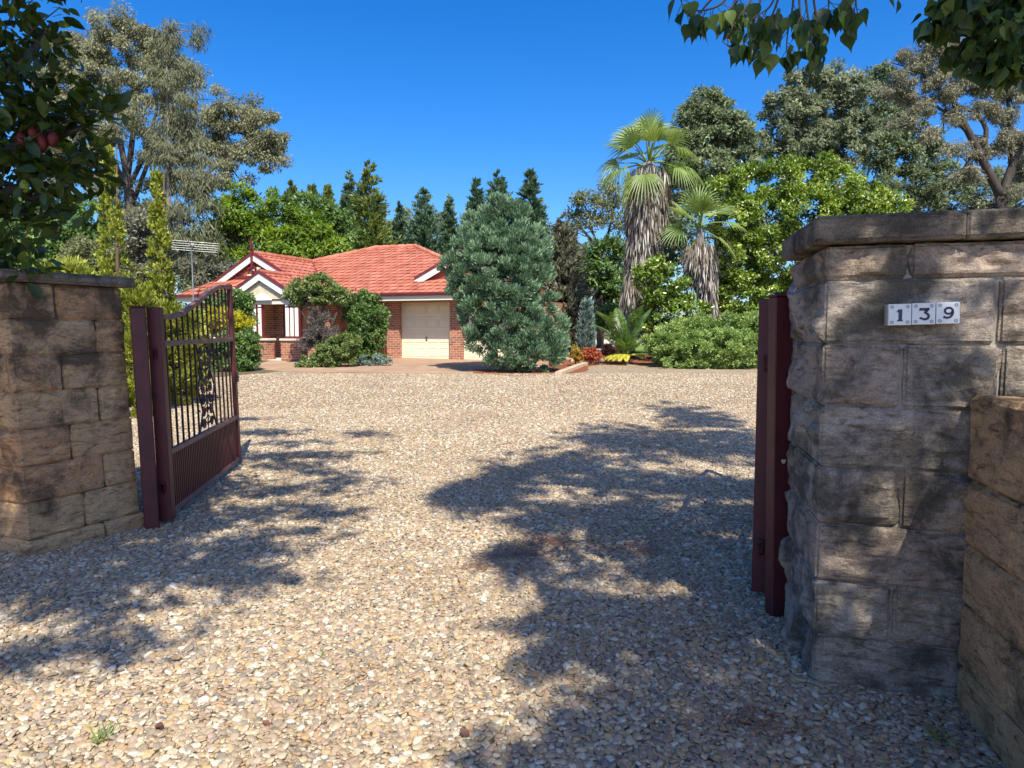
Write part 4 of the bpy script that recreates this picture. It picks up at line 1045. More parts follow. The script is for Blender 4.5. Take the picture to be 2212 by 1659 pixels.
plant('eucalyptus_tree', 'greyish tan-leaved eucalyptus with open sinuous dark limbs above the numbered pillar', 'tree', G(2162, yt), blob_px([(2030, 100, 34), (1985, 130, 34), (2070, 110, 30), (1950, 165, 36), (2010, 170, 36), (1960, 215, 30), (2035, 210, 34), (2100, 150, 36), (1940, 120, 24), (2150, 120, 40), (2190, 200, 40), (2120, 235, 26), (2200, 290, 36), (2080, 190, 30), (1990, 235, 22), (2160, 320, 24), (2060, 320, 20), (2200, 370, 30), (2090, 380, 28), (2060, 145, 34), (2130, 180, 34), (2000, 95, 26), (2170, 250, 34), (2060, 255, 28), (2140, 300, 28), (2230, 330, 34), (1925, 190, 26), (1960, 260, 26), (2020, 290, 26), (2110, 330, 26), (2190, 420, 30)], yt, .9, .7), 'eucalypt_tan', .30, .08, .38, 24, 1.0,
      trunk=[limb([(2166, 790), (2164, 520), (2163, 424)], yt, .36, .225), limb([(2163, 425), (2125, 350), (2095, 290), (2068, 240), (2055, 215), (2010, 180), (1980, 140)], yt, .22, .03), limb([(2120, 345), (2130, 280), (2100, 240), (2065, 225), (2050, 150), (2030, 100)], yt, .12, .03), limb([(2164, 430), (2182, 370), (2205, 315), (2240, 260), (2260, 180)], yt, .22, .06),
             limb([(2185, 365), (2180, 280), (2178, 200), (2190, 150)], yt, .12, .03), limb([(2095, 290), (2040, 240), (1990, 225)], yt, .1, .03), limb([(2140, 380), (2090, 350), (2060, 320)], yt, .07, .02)], bark='bark_dark', shell=.75, twigs=80, twig_r=.045, fill=13, big=.52, wout=.3, wup=-.5, wrand=.8, nrand=1.0)
plant('broadleaf_tree', 'hazy grey-green tree low behind the numbered pillar capstone', 'tree', G(2140, 50), blob_px([(2060, 400, 36), (2110, 410, 40), (2180, 390, 40), (2150, 440, 45), (2210, 430, 40), (2240, 380, 40), (2000, 430, 36), (2220, 330, 30)], 50), 'greyoak', .32, .13, .5, 26, .8, trunk=[limb([(2140, 790), (2140, 440)], 50, .25, .08)], twigs=20, shell=.6)

# ---- glossy yellow-green tree
yg = 27.5
plant('glossy_tree', 'large glossy yellow-green dome tree behind the small fan palm', 'tree', G(1740, yg), blob_px([(1560, 420, 42), (1620, 400, 45), (1690, 390, 48), (1760, 380, 46), (1820, 410, 45), (1880, 440, 42), (1930, 450, 30), (1580, 480, 55), (1660, 470, 60), (1740, 460, 60), (1820, 480, 60), (1890, 490, 45), (1600, 560, 60), (1690, 560, 65), (1780, 560, 65), (1860, 560, 55), (1600, 640, 60), (1690, 640, 60), (1780, 650, 60), (1560, 610, 40)], yg, 1.0), 'citrus', .145, .084, .28, 26, 1.1,
      trunk=[limb([(1740, 790), (1738, 650), (1740, 520)], yg, .16, .08), limb([(1738, 690), (1690, 600), (1660, 500)], yg, .1, .03), limb([(1738, 680), (1800, 590), (1830, 480)], yg, .1, .03)], twigs=40, twig_r=.025, shell=.32, wup=.25, nup=.9, prof=((.3, .85), (.65, .8)), fold=.15)
plant('glossy_shrub', 'glossy yellow-green shrub clinging in front of the big fan palm trunk', 'shrub', G(1430, 25.3), blob_px([(1410, 590, 34), (1385, 600, 26), (1440, 575, 26), (1420, 630, 36), (1450, 640, 30), (1480, 640, 34), (1500, 670, 32), (1460, 690, 36), (1400, 670, 34), (1430, 720, 40), (1500, 710, 36)], 25.3), 'citrus', .15, .088, .24, 22, .8, trunk=[limb([(1430, 790), (1425, 690), (1415, 600)], 25.3, .05, .02)], twigs=18, twig_r=.02, shell=.4, wup=.25, nup=.9, prof=((.3, .85), (.65, .8)), fold=.15)
plant('dark_shrub', 'shaded dark green shrub filling the gap behind the cycad', 'shrub', G(1345, 30), blob_px([(1320, 690, 34), (1360, 690, 36), (1400, 700, 36), (1290, 690, 26), (1350, 720, 26), (1440, 730, 40), (1540, 730, 45), (1620, 730, 45), (1680, 720, 45)], 30), 'shrub', .14, .07, .28, 26, .8, trunk=[straight(G(1345, 30)[0], 30, .5, 1.6, .06, .03)], shell=.5)

# ---- palms
def fan_leaf(c, d, up, size, nseg, spread, droop, rg, cup=.12):
    """one fan blade: segments radiating from c around direction d in the plane with normal up"""
    d = nrm(d); s = nrm(np.cross(d, up)); n = np.cross(s, d); V, Fi = [], []
    for k in range(nseg):
        a = -spread + 2 * spread * (k + .5) / nseg; da = spread / nseg * 1.02
        ln = size * (.72 + .28 * math.cos(a * .8)) * rg.uniform(.93, 1.05)
        pts = []
        for t, w in ((.04, .9), (.30, 1.0), (.50, .80), (.80, .55), (1.0, .03)):
            dirv = d * math.cos(a) + s * math.sin(a)
            width = t * ln * math.tan(da) * w if t < .63 else .40 * ln * math.tan(da) * w
            cen = c + dirv * ln * t + n * (cup * ln * t * t * abs(math.sin(a))) + np.array([0, 0, -1.0]) * droop * ln * max(0, t - .35) ** 2 * 1.6
            sd = -d * math.sin(a) + s * math.cos(a)
            pts += [cen - sd * width + n * width * .6, cen, cen + sd * width + n * width * .6]
        i0 = len(V); V += pts
        for j in range(4):
            b = i0 + j * 3; Fi += [(b, b + 1, b + 4, b + 3), (b + 1, b + 2, b + 5, b + 4)]
    return np.array(V), np.array(Fi)
def palm(label, Y, foot, crown_c, size, fr_list, dead_list, skirt, trunk_r, name='fan_palm'):
    SEED[0] += 1; rg = rng_(SEED[0]); g = G(foot, Y); c = P(*crown_c, Y)
    root = empty(name, tuple(g), label, 'palm tree', 'fan palms')
    ax = lambda t: (P(*skirt['path'][0], Y) * 0 + np.array([np.interp(t, skirt['t'], [P(a, b, Y)[i] for a, b in skirt['path']]) for i in range(3)]))
    m = MB(); m.tube([g - (0, 0, .2)] + [ax(t) for t in np.linspace(0, 1, 8)] + [c], [trunk_r * 1.2] + [trunk_r] * 8 + [trunk_r * .5], 10, 0, True, .5, .1); m.build('trunk', M['bark_grey'], root, True)
    # thatch of hanging dead leaves round the trunk
    n = skirt['n']; t = rg.random(n); A = rg.uniform(0, 6.28, n)
    cen = np.stack([[np.interp(t, skirt['t'], [P(a, b, Y)[i] for a, b in skirt['path']])] for i in range(3)], 2)[0]
    rad = np.interp(t, skirt['t'], np.array(skirt['w']) / F * Y) * rg.uniform(.70, 1.06, n)
    od = np.stack([np.cos(A), np.sin(A), np.zeros(n)], 1); p = cen + od * rad[:, None]
    leaves(rg, 'thatch_skirt', p, nrm(od + (0, 0, -1.2)), skirt['L'], .05, L_['thatch'], root, wout=.35, wup=-1.2, wrand=.22, nout=1.0, nup=.2, nrand=.5, var=np.clip(rg.normal(.47, .34, n), 0, 1), prof=((.3, 1.0), (.7, .7)), fold=.2)
    for kind, lst in (('frond', fr_list), ('dead_frond', dead_list)):
        for (az, el, ps, sz, dr) in lst:
            d = np.array([math.cos(R(el)) * math.cos(R(az)), math.cos(R(el)) * math.sin(R(az)), math.sin(R(el))])
            st = c + np.array([0, 0, rg.uniform(-.15, .1)]) if kind == 'frond' else c - np.array([0, 0, rg.uniform(.15, .45)])
            hub = st + d * ps - np.array([0, 0, .06 * ps])
            bd = nrm(d + np.array([0, 0, -.35 if kind == 'frond' else -1.1]))
            if kind == 'frond' and el > 25:
                bd = nrm(d + np.array([0, 0, -.12])); dr = dr * .45; sz = sz * 1.12
            upv = nrm(np.array([0, 0, 1.0]) + rg.normal(0, .30, 3))
            if abs(bd[2]) > .7: upv = nrm(np.array([-d[0], -d[1] - .25, .3]) * (1 if bd[2] > 0 else -1) + rg.normal(0, .25, 3))
            V, Fi = fan_leaf(hub, bd, upv, sz, 19, R(82 if kind == 'frond' else 50), dr, rg, .05 if el > 25 else .12)
            mt = L_['palm'] if kind == 'frond' else L_['palm_dead']
            o = fast_mesh(kind, V, Fi, np.repeat(np.clip(rg.normal(.5, .12) + rg.normal(0, .12, len(Fi) // 8), 0, 1), 8), mt, root)
            pm = MB(); pm.tube(smooth_poly([st, (st + hub) / 2 + (0, 0, .05), hub], 3), [.035] * 3 + [.022] * 4, 6); pm.build('petiole', M['bark_brown'] if kind == 'dead_frond' else L_['palm'], root, True)
rp = random.Random(8)
fr1 = [(a, e, ps, 1.0, .95) for a, e, ps in ((100, 70, 1.35), (60, 62, 1.3), (140, 60, 1.3), (265, 74, 1.25), (180, 8, 1.15), (205, -8, 1.2), (195, 30, 1.05), (165, 50, .95), (240, 62, .9), (90, 80, 1.05), (300, 66, .85), (20, 48, .95), (345, 20, 1.0), (0, -2, 1.2), (330, -14, 1.1), (250, -28, .95), (150, 0, 1.1), (120, 30, 1.0), (60, 40, 1.0), (40, 5, 1.1), (80, 10, 1.1), (215, 42, 1.0), (270, 38, .9), (222, -30, 1.15), (318, 40, 1.0))]
dd1 = [(a, -50 + rp.uniform(-12, 10), .75, .85, .4) for a in (188, 215, 245, 262, 280, 300, 330, 10, 60, 120, 155)]
palm('big fan palm with long grey thatch skirt on a leaning trunk', 27, 1352, (1402, 350), 1.1, fr1, dd1,
     dict(path=[(1352, 700), (1362, 640), (1385, 575), (1393, 530), (1397, 470), (1398, 415), (1401, 362)], t=[0, .15, .35, .5, .72, .9, 1], w=[12, 20, 30, 36, 42, 47, 40], n=4200, L=.52), .30)
fr2 = [(a, e, ps, .92, .55) for a, e, ps in ((195, 6, .75), (160, 55, .7), (100, 78, .8), (60, 60, .75), (300, 72, .65), (25, 38, .85), (350, 12, .85), (330, -24, .75), (215, 32, .7), (270, 48, .6), (130, 25, .8), (60, 15, .8), (240, 60, .65))]
dd2 = [(a, -62 + rp.uniform(-10, 10), .5, .8, .3) for a in (200, 228, 250, 270, 292, 315, 340, 30, 90, 150)] + [(175, -8, .8, .45, .5), (352, 0, .9, .4, .5)]
palm('small fan palm with bright leaves and a shaggy brown skirt', 26, 1545, (1512, 492), .95, fr2, dd2,
     dict(path=[(1545, 740), (1535, 660), (1522, 610), (1515, 570), (1512, 525)], t=[0, .42, .55, .75, 1], w=[7, 9, 24, 33, 28], n=1900, L=.42), .16)

# ---- cycad
def cycad():
    SEED[0] += 1; rg = rng_(SEED[0]); Y = 23.9; g = G(1352, Y)
    root = empty('cycad', tuple(g), 'cycad with arching dark fronds and yellow lower leaves at the gravel edge', 'plant')
    m = MB(); m.tube([g - (0, 0, .1), g + (0, 0, .16), g + (0, 0, .34)], [.13, .14, .09], 9, 0, True, .5, .15); m.build('trunk', M['bark_brown'], root, True)
    c = g + (0, 0, .30)
    def frond(d0, L, bend, leaf, lw, nl=26, base=.2):
        d0 = nrm(d0); pts = []; p = np.array(c); d = np.array(d0)
        for k in range(15): pts.append(p.copy()); p = p + d * L / 14; d = nrm(d + np.array([0, 0, -bend / 14 * (1 + k / 7)]))
        pts = np.array(pts); q, dr, side, nn = [], [], [], []
        for t in np.linspace(base, .99, nl):
            i = min(13, int(t * 14)); f = t * 14 - i; pp = pts[i] * (1 - f) + pts[min(i + 1, 14)] * f; tan = nrm(pts[min(i + 1, 14)] - pts[i])
            s = np.cross(tan, (0, 0, 1)); s = nrm(s) if np.linalg.norm(s) > .05 else nrm(np.cross(tan, (0, 1, 0))); n_ = np.cross(s, tan)
            ll = lw * math.sin(math.pi * min(1, .12 + t * .9)) ** .6
            for sg in (-1, 1): q.append(pp); dr.append(nrm(s * sg + tan * .55 - np.array([0, 0, .12]))); side.append(ll); nn.append(n_)
        q, dr, nn, side = map(np.array, (q, dr, nn, side)); nn = nrm(nn - dr * np.sum(nn * dr, 1, keepdims=True))
        V, Fi, per = leaf_geo(q, dr, nn, side, np.full(len(q), .035), ((.25, 1.0), (.7, .85)), .15, .1)
        fast_mesh('frond', V, Fi, np.repeat(rg.random(len(q)), per), L_[leaf], root)
        r_ = MB(); r_.tube(list(pts), list(np.linspace(.014, .004, 15)), 5); r_.build('rachis', L_[leaf], root, True)
    for dx, dy, dz, L, bend in ((-.35, -.1, 1, 1.95, .75), (-.22, -.35, 1, 2.05, .8), (-.08, .3, 1, 1.9, .6), (.1, -.3, 1, 2.0, .75), (.3, .1, 1, 1.9, .7), (-.5, .2, 1, 1.8, .85), (.05, .0, 1, 1.95, .45), (-.3, -.2, 1, 2.15, 1.0)): frond((dx, dy, dz), L, bend, 'cycad', .34, 34)
    for k in range(9): a = k * .7; frond((math.cos(a) * .8, math.sin(a) * .8, .85), .95, .25, 'cycad', .24, 18)
    for a in (175, 195, 212, 228, 245, 262, 318, 335, 350, 5): frond((math.cos(R(a)), math.sin(R(a)), .30), .88, .75, 'cycad_yellow', .17, 18)
cycad()

# ---- low spreading juniper by the drive, and small bed plants
plant('spreading_juniper', 'wide low bright green juniper hedge beside the burgundy gate post on the gravel edge', 'shrub', G(1530, 22.4), blob_px([(1440, 745, 40, .6), (1470, 725, 36, .8), (1520, 720, 38, .6), (1570, 715, 36, .8), (1620, 715, 38, .8), (1660, 720, 40, .8), (1500, 755, 42), (1560, 755, 45), (1620, 760, 45), (1680, 755, 45), (1440, 770, 26), (1720, 740, 45, .5), (1410, 735, 16, .6), (1480, 780, 25), (1540, 785, 25), (1600, 785, 25)], 22.4, 1.4), 'low_juniper', .105, .042, .16, 40, 1.0,
      trunk=[straight(G(1530, 22.9)[0], 22.9, .3, .7, .06, .03)], shell=.4, wup=.15, wout=.8, wrand=.6, nup=.9)
def bush(name, label, px, Y, lst, leaf, L=.09, W=.05, subr=.16, nl=24, dens=1.0, cat='shrub', depth=1.0, **k):
    g = G(px, Y); plant(name, label, cat, g, blob_px(lst, Y, depth), leaf, L, W, subr, nl, dens, trunk=[straight(g[0], Y, g[2] - .05, g[2] + max(.15, .5 * (P(px, min(t[1] for t in lst), Y)[2] - g[2])), .04, .015)], **k)
bush('nandina', 'small coral-red leafed plant in the mulch bed', 1275, 23.6, [(1275, 764, 14), (1288, 768, 10), (1262, 770, 9)], 'red_plant', .07, .045, .08, 26)
bush('nandina', 'small orange and green leafed plant against the blue juniper', 1242, 23.0, [(1242, 760, 12), (1250, 772, 9)], 'orange_plant', .07, .045, .08, 26)
bush('bromeliad', 'dark brown low plant at the lawn edge left of the cycad', 1314, 25.5, [(1308, 754, 9), (1322, 755, 9)], 'brown_plant', .12, .04, .09, 26)
conifer('columnar_conifer', 'small silvery blue columnar conifer by the path', 'conifer', 1266, 26.5, 648, 18, 'blue_column', L=.13, W=.04, n=5200, shape=.35, upw=.9, lump=.2, trunk_r=.04, seg=.5, rnd=.35)

# ---- the big blue juniper on its bed
A4 = lambda x, y, r, d=0: (895.4 + .35199 * x, 311.4 + .35199 * y, r * .35199, d)
yj = 20.9
jb = blob_px([A4(560, 380, 90), A4(500, 450, 110), A4(620, 470, 100), A4(400, 540, 120), A4(560, 560, 130, -.2), A4(680, 590, 110), A4(320, 650, 110), A4(450, 690, 140, -.3), A4(620, 700, 140, -.3), A4(750, 660, 100), A4(270, 770, 110), A4(400, 820, 140, -.4), A4(580, 840, 150, -.5), A4(740, 800, 115), A4(300, 920, 105), A4(440, 980, 130, -.4), A4(620, 990, 150, -.5), A4(770, 960, 95), A4(370, 1080, 90), A4(560, 1120, 120, -.4), A4(720, 1120, 120, -.3), A4(850, 1130, 85), A4(370, 1190, 65, -.3), A4(830, 1230, 105, -.2), A4(700, 1270, 110, -.4), A4(550, 1260, 95, -.3), A4(900, 1290, 50), A4(640, 1340, 70, -.3), A4(500, 1330, 60, -.2), A4(800, 1340, 60, -.2), A4(420, 1230, 60)], yj, .85)
gj = G(1128, yj)
plant('blue_juniper', 'big blue-green juniper bush hiding the second garage door', 'shrub', gj, jb, 'juniper', .135, .038, .175, 46, .95,
      trunk=[([gj - (0, 0, .1), gj + (.05, 0, .9), gj + (0, 0, 2.6)], [.13, .10, .04], 8), ([gj + (-.15, 0, 0), gj + (-.5, -.1, .8), gj + (-.8, 0, 1.6)], [.07, .05, .02], 6), ([gj + (.2, 0, 0), gj + (.6, -.1, .7), gj + (1.0, 0, 1.4)], [.07, .05, .02], 6)], bark='bark_brown', twigs=50, twig_r=.02, shell=.34, wout=.75, wup=.75, wrand=.42, nrand=.7)

# ---- plants in front of the house
yu = 23.6
ug = G(690, yu)
plant('umbrella_juniper', 'flat-topped clipped juniper on bare twisted stems before the porch', 'shrub', ug, blob_px([(642, 632, 24), (665, 618, 26), (695, 614, 26), (728, 630, 24), (652, 645, 20), (690, 640, 24), (732, 645, 18), (630, 638, 13), (742, 638, 12)], yu, 1.1, .8), 'umbrella', .11, .05, .15, 34, 1.0,
      trunk=[limb([(690, 790), (688, 720), (668, 665), (650, 645)], yu, .09, .03), limb([(694, 790), (696, 720), (700, 660), (695, 640)], yu, .09, .03), limb([(698, 790), (712, 720), (730, 670), (738, 650)], yu, .07, .02), limb([(688, 760), (665, 700), (645, 660)], yu, .05, .02)], bark='bark_dark', twigs=60, twig_r=.018, shell=.5, wup=.3)
bush('dead_juniper_growth', 'tangle of bare purple-grey twigs below the flat-topped juniper', 690, 23.5, [(690, 690, 26), (680, 720, 28), (705, 730, 26), (665, 745, 20), (715, 755, 20)], 'purple_grey', .16, .02, .14, 26, .9, 'shrub', shell=.7, wup=.4)
bush('broadleaf_shrub', 'rounded mid-green shrub against the garage brickwork', 795, 24.3, [(780, 650, 24), (800, 665, 26), (765, 672, 24), (815, 690, 22), (785, 700, 32), (770, 725, 28), (805, 725, 28), (820, 705, 18), (790, 752, 28), (765, 757, 20), (815, 757, 18)], 'shrub', .10, .062, .16, 24, 1.0, prof=((.3, .9), (.65, .8)), fold=.1)
bush('low_juniper', 'low mounded yellow-green juniper at the apron edge before the porch', 700, 22.6, [(705, 765, 26), (735, 745, 24), (745, 770, 20), (680, 780, 16), (720, 785, 14), (655, 785, 12), (765, 740, 14)], 'umbrella', .10, .042, .12, 34, 1.0)
bush('groundcover_shrub', 'flat grey-green groundcover along the foot of the rounded shrub', 800, 23.2, [(780, 780, 10), (800, 780, 10), (820, 777, 11), (760, 785, 8), (835, 778, 7)], 'blue_column', .08, .035, .09, 26, 1.0)
# ---- shrubs left of the porch and behind the gate
bush('broadleaf_shrub', 'tall green shrub whose top hides the left porch eave', 530, 24.0, [(520, 645, 20), (505, 652, 20), (535, 655, 15), (490, 660, 22), (522, 678, 22), (470, 650, 24), (500, 690, 28), (538, 690, 10), (460, 690, 28)], 'shrub', .10, .06, .16, 24, 1.0, prof=((.3, .9), (.65, .8)), fold=.1)
bush('golden_shrub', 'bright yellow-topped shrub showing past the end of the open gate', 522, 21.5, [(528, 695, 16), (512, 700, 20), (500, 690, 22), (470, 690, 24), (535, 705, 10), (450, 700, 26)], 'yellow_shrub', .10, .045, .12, 26, 1.0, wup=.4)
bush('broadleaf_shrub', 'round green shrub below the yellow shrub at the gate end', 525, 21.2, [(530, 735, 26), (505, 740, 28), (545, 750, 16), (525, 775, 28), (500, 780, 30), (545, 775, 14), (470, 750, 36), (440, 760, 36), (480, 790, 30)], 'shrub', .09, .055, .14, 24, 1.0, prof=((.3, .9), (.65, .8)), fold=.1)
bush('golden_conifer', 'yellow-green clipped conifer seen through the gate bars', 385, 13.6, [(385, 690, 34), (360, 680, 30), (415, 700, 30), (380, 740, 40), (350, 760, 36), (415, 760, 34), (385, 810, 42), (350, 830, 36), (420, 820, 30), (390, 860, 34)], 'golden_column', .10, .04, .13, 32, 1.0, 'conifer', wup=.7, wout=.6, wrand=.4)
bush('golden_conifer', 'feathery golden conifer rising between the tan pillar and gate post', 292, 12.0, [(290, 640, 26), (310, 655, 28), (275, 660, 24), (300, 700, 32), (280, 740, 34), (310, 760, 34), (285, 820, 38), (315, 840, 34), (290, 900, 38), (320, 910, 30)], 'golden_column', .10, .035, .12, 32, 1.0, 'conifer', wup=.7, wout=.6, wrand=.4)
bush('golden_conifer', 'low golden conifer peeping over the tan pillar capstone', 140, 10.5, [(140, 585, 26), (110, 590, 24), (170, 595, 22), (90, 600, 20), (130, 630, 34), (190, 620, 24)], 'golden_column', .10, .035, .11, 32, 1.0, 'conifer', wup=.8, wout=.6, wrand=.4)
bush('olive_shrub', 'soft olive-green feathery shrub behind the taller yellow-green column', 185, 18, [(180, 545, 40), (210, 560, 36), (150, 560, 34), (190, 600, 44), (225, 610, 34), (150, 610, 40), (190, 660, 50)], 'olive', .10, .04, .17, 30, .9, wrand=.9)
bush('olive_shrub', 'pale olive feathery shrub between the two yellow-green columns', 310, 18.5, [(310, 600, 28), (295, 625, 28), (325, 640, 28), (310, 670, 34), (290, 590, 20)], 'olive', .10, .04, .17, 30, .9, wrand=.9)
plant('broadleaf_tree', 'bushy light-green tree behind the magnolia and the yellow-green columns', 'tree', G(185, 24), blob_px([(200, 470, 34), (160, 480, 34), (225, 510, 30), (180, 520, 40), (130, 520, 36), (100, 500, 40), (70, 540, 45), (150, 440, 30), (210, 560, 36), (60, 470, 45), (30, 520, 45), (110, 570, 45)], 24), 'shrub', .15, .10, .26, 26, .9, trunk=[straight(G(185, 24)[0], 24, .3, 3.0, .12, .05)], twigs=20, prof=((.3, .9), (.65, .8)), fold=.1)
plant('broadleaf_tree', 'shadowy grey-brown tree at the foot of the tallest eucalyptus', 'tree', G(300, 34), blob_px([(300, 470, 34), (330, 500, 36), (280, 510, 36), (310, 545, 40), (270, 555, 36), (340, 560, 36), (305, 600, 44), (400, 600, 40), (440, 590, 40), (250, 600, 40), (470, 570, 32)], 34), 'brown_conifer', .26, .11, .42, 26, .85, trunk=[limb([(300, 790), (302, 600), (300, 480)], 34, .2, .05)], twigs=20)
for k, (px, Y, lb, lst) in enumerate(((880, 62, 'dark woodland tree glimpsed low behind the roof ridge', [(860, 500, 50), (930, 510, 55), (820, 520, 50)]),
                         (1180, 60, 'dark woodland tree filling the gap behind the brownish conifer', [(1180, 560, 55), (1240, 570, 55), (1130, 560, 50), (1290, 600, 50), (1220, 640, 50)]),
                         (1400, 58, 'dark woodland tree behind the thatched trunk of the big fan palm', [(1420, 480, 55), (1370, 560, 55), (1460, 560, 60), (1380, 640, 55), (1470, 480, 50)]),
                         (560, 60, 'dark woodland tree behind the bright feathery trees', [(540, 540, 60), (620, 540, 60), (700, 540, 60), (460, 550, 60)]),
                         (1620, 60, 'dark woodland tree far behind the glossy dome tree', [(1580, 540, 60), (1660, 520, 65), (1740, 540, 65), (1600, 640, 60), (1720, 640, 60)]),
                         (1900, 62, 'dark woodland tree far behind the gap above the numbered pillar', [(1850, 520, 65), (1940, 500, 65), (2030, 510, 65), (2120, 520, 65), (1900, 620, 65)]),
                         (330, 62, 'dark woodland tree far behind the yellow-green columns', [(330, 560, 65), (400, 540, 60), (250, 560, 60), (330, 650, 60), (430, 630, 60)]),
                         (60, 52, 'dark woodland tree deep behind the magnolia', [(60, 520, 70), (0, 480, 70), (130, 590, 60), (-40, 560, 70), (220, 600, 60)]))):
    plant('woodland_tree', lb, 'tree', G(px, Y), blob_px(lst, Y), 'greenoak', .5, .25, .9, 26, .9, trunk=[limb([(px, 790), (px + 3, 640), (lst[0][0], lst[0][1])], Y, .3, .1)], shell=.6)

# ------------------------------------------------------------------ overhanging trees near the camera
OVAL = ((.16, .62), (.38, 1.0), (.62, .92), (.84, .5))
HEART = ((.02, .62), (.16, .98), (.32, 1.0), (.52, .66), (.70, .26), (.86, .07))
def sun_at(px, py, z, dz=0.0):
    """point at height z that shades the ground seen at photo pixel (px,py)"""
    d = P(px, py, 1) - np.array([0, 0, CAMH]); Y = 8.0
    for _ in range(12): Y = (CAMH - gz(Y)) / -d[2]
    g = np.array([0, 0, CAMH]) + d * Y
    return g + S / S[2] * (z - g[2])
def shade_blobs(lst, k=1.4):
    return np.array([(*sun_at(px, py, z * k), rx, ry, rz) for px, py, z, rx, ry, rz in lst])
def toward(p, z):
    p = np.array(p, float); return p + S / S[2] * (z - p[2])

# --- magnolia, left
mg = np.array([-5.6, 5.0, 0.0])
mag = empty('magnolia_tree', tuple(mg), 'dark glossy-leaved magnolia with red fruit overhanging the tan pillar', 'tree')
rg = rng_(77)
vis = blob_px([(20, 130, 70), (90, 60, 50, .3), (60, 210, 80), (130, 190, 55), (150, 260, 55), (40, 300, 80), (110, 320, 70), (175, 290, 45), (195, 255, 26), (40, 400, 80), (120, 400, 60), (180, 360, 36), (30, 490, 80), (100, 470, 55), (150, 440, 40), (-60, 250, 120), (-70, 450, 120), (-40, 60, 110), (30, 20, 60), (130, 15, 30), (200, 330, 22), (215, 235, 18), (50, 560, 50), (-20, 570, 60)], 5.0, 1.0)
p1, o1, t1 = scatter(rg, vis, .16, .85, 15, .8, .9)
sh = shade_blobs([(90, 1320, 5.2, .7, .07, .15), (300, 1300, 5.3, .6, .06, .15), (480, 1250, 5.4, .6, .08, .15), (150, 1210, 5.2, .8, .16, .2), (340, 1225, 5.3, .7, .12, .2), (640, 1150, 5.6, .5, .10, .15), (50, 1440, 5.1, .4, .05, .1), (330, 1395, 5.2, .25, .02, .1), (700, 1020, 6.1, .6, .10, .2), (790, 940, 6.5, .5, .12, .2), (120, 1270, 5.2, .8, .22, .3), (330, 1190, 5.4, .8, .45, .4), (200, 1180, 5.0, .8, .5, .4), (450, 1230, 5.4, .7, .22, .3), (560, 1190, 5.6, .5, .16, .2), (560, 1110, 5.8, .9, .22, .3), (700, 1110, 5.8, .55, .13, .2), (620, 1060, 5.8, .9, .2, .3), (760, 1040, 6.0, .5, .16, .2), (580, 990, 6.2, 1.0, .25, .3), (700, 985, 6.2, .7, .16, .2), (560, 935, 6.4, .8, .2, .3), (640, 960, 6.4, .6, .14, .2), (540, 905, 6.6, .5, .15, .2), (600, 1010, 6.2, .5, .18, .2), (60, 1420, 5.2, .45, .07, .1), (180, 1405, 5.2, .45, .05, .1), (290, 1380, 5.2, .4, .03, .1), (20, 1240, 5.2, .8, .3, .3), (420, 1140, 5.4, .6, .3, .3), (470, 1180, 5.5, .5, .2, .3), (300, 1250, 5.2, .5, .10, .2)])
top = np.array([(*toward((-3.35 + .45 * k, 4.9 + .8 * k, h), 5.2), .45, .45, .35) for k in (0, .5, 1.0) for h in (.3, .9, 1.5, 2.0)] + [(*toward((-2.85, 5.6, h), 5.0), .4, .4, .3) for h in (.4, 1.5)] + [(*toward((-3.9, 5.3, h), 5.0), .7, .6, .4) for h in (.8, 1.9)] + [(*toward(P(x_, y_, 5.0), 5.4), .9, .8, .5) for x_, y_ in ((40, 150), (60, 350), (100, 480), (140, 250))])
p2, o2, t2 = scatter(rg, np.concatenate([sh, top]), .16, 1.2, 14, .95, .8)
# keep the part of the crown above the picture out of it
def above(p): return (p[:, 2] - CAMH) > (p[:, 1]) * .475
k2 = above(p2) | (p2[:, 1] < .3); p2, o2, t2 = p2[k2], o2[k2], t2[k2]
pp, oo, tt = np.concatenate([p1, p2]), np.concatenate([o1, o2]), np.concatenate([t1, t2])
leaves(rg, 'crown', pp, oo, .118, .054, L_['magnolia'], mag, wout=.7, wup=.1, wrand=.8, nup=.8, nrand=.7, prof=OVAL, droop=.12, fold=.12, var=tt)
m = MB()
def branch(pts, r0, r1, n=7): q = smooth_poly([np.array(p, float) for p in pts], 5); m.tube(q, list(np.linspace(r0, r1, len(q))), n, 0, True, .5, .08)
branch([mg - (0, 0, .1), mg + (.05, 0, 1.3), mg + (.2, -.2, 2.6), mg + (.6, -.8, 4.2), mg + (1.2, -2.0, 5.4)], .16, .05)
branch([mg + (.1, 0, 1.6), P(20, 330, 5.0), P(110, 300, 5.0), P(185, 275, 5.0)], .06, .008)
branch([mg + (.15, -.1, 2.2), P(-20, 180, 5.0), P(60, 120, 5.0), P(110, 50, 5.2)], .05, .008)
branch([mg + (.1, 0, 1.4), P(-20, 430, 5.0), P(70, 430, 5.0), P(160, 400, 5.0)], .05, .007)
branch([mg + (.6, -.8, 4.2), (-3.6, 3.2, 5.2), (-2.2, 2.8, 5.6), (-1.2, 3.0, 5.9)], .07, .012)
branch([mg + (.3, -.3, 3.2), (-3.6, 2.2, 4.8), (-2.6, 1.4, 5.1)], .06, .012)
for b in np.concatenate([vis, sh, top])[::1]:
    if not (above(b[None, :3])[0] or len(b) and b[1] > 3.5): continue
    src = min(([-3.6, 3.2, 5.2], [-2.2, 2.8, 5.6], [-3.6, 2.2, 4.8], mg + (.6, -.8, 4.2), P(20, 330, 5.0), P(-20, 180, 5.0), P(-20, 430, 5.0)), key=lambda s: np.linalg.norm(np.array(s) - b[:3]))
    branch([src, (np.array(src) + b[:3]) / 2 + (0, 0, .05), b[:3]], .008, .003, 5)
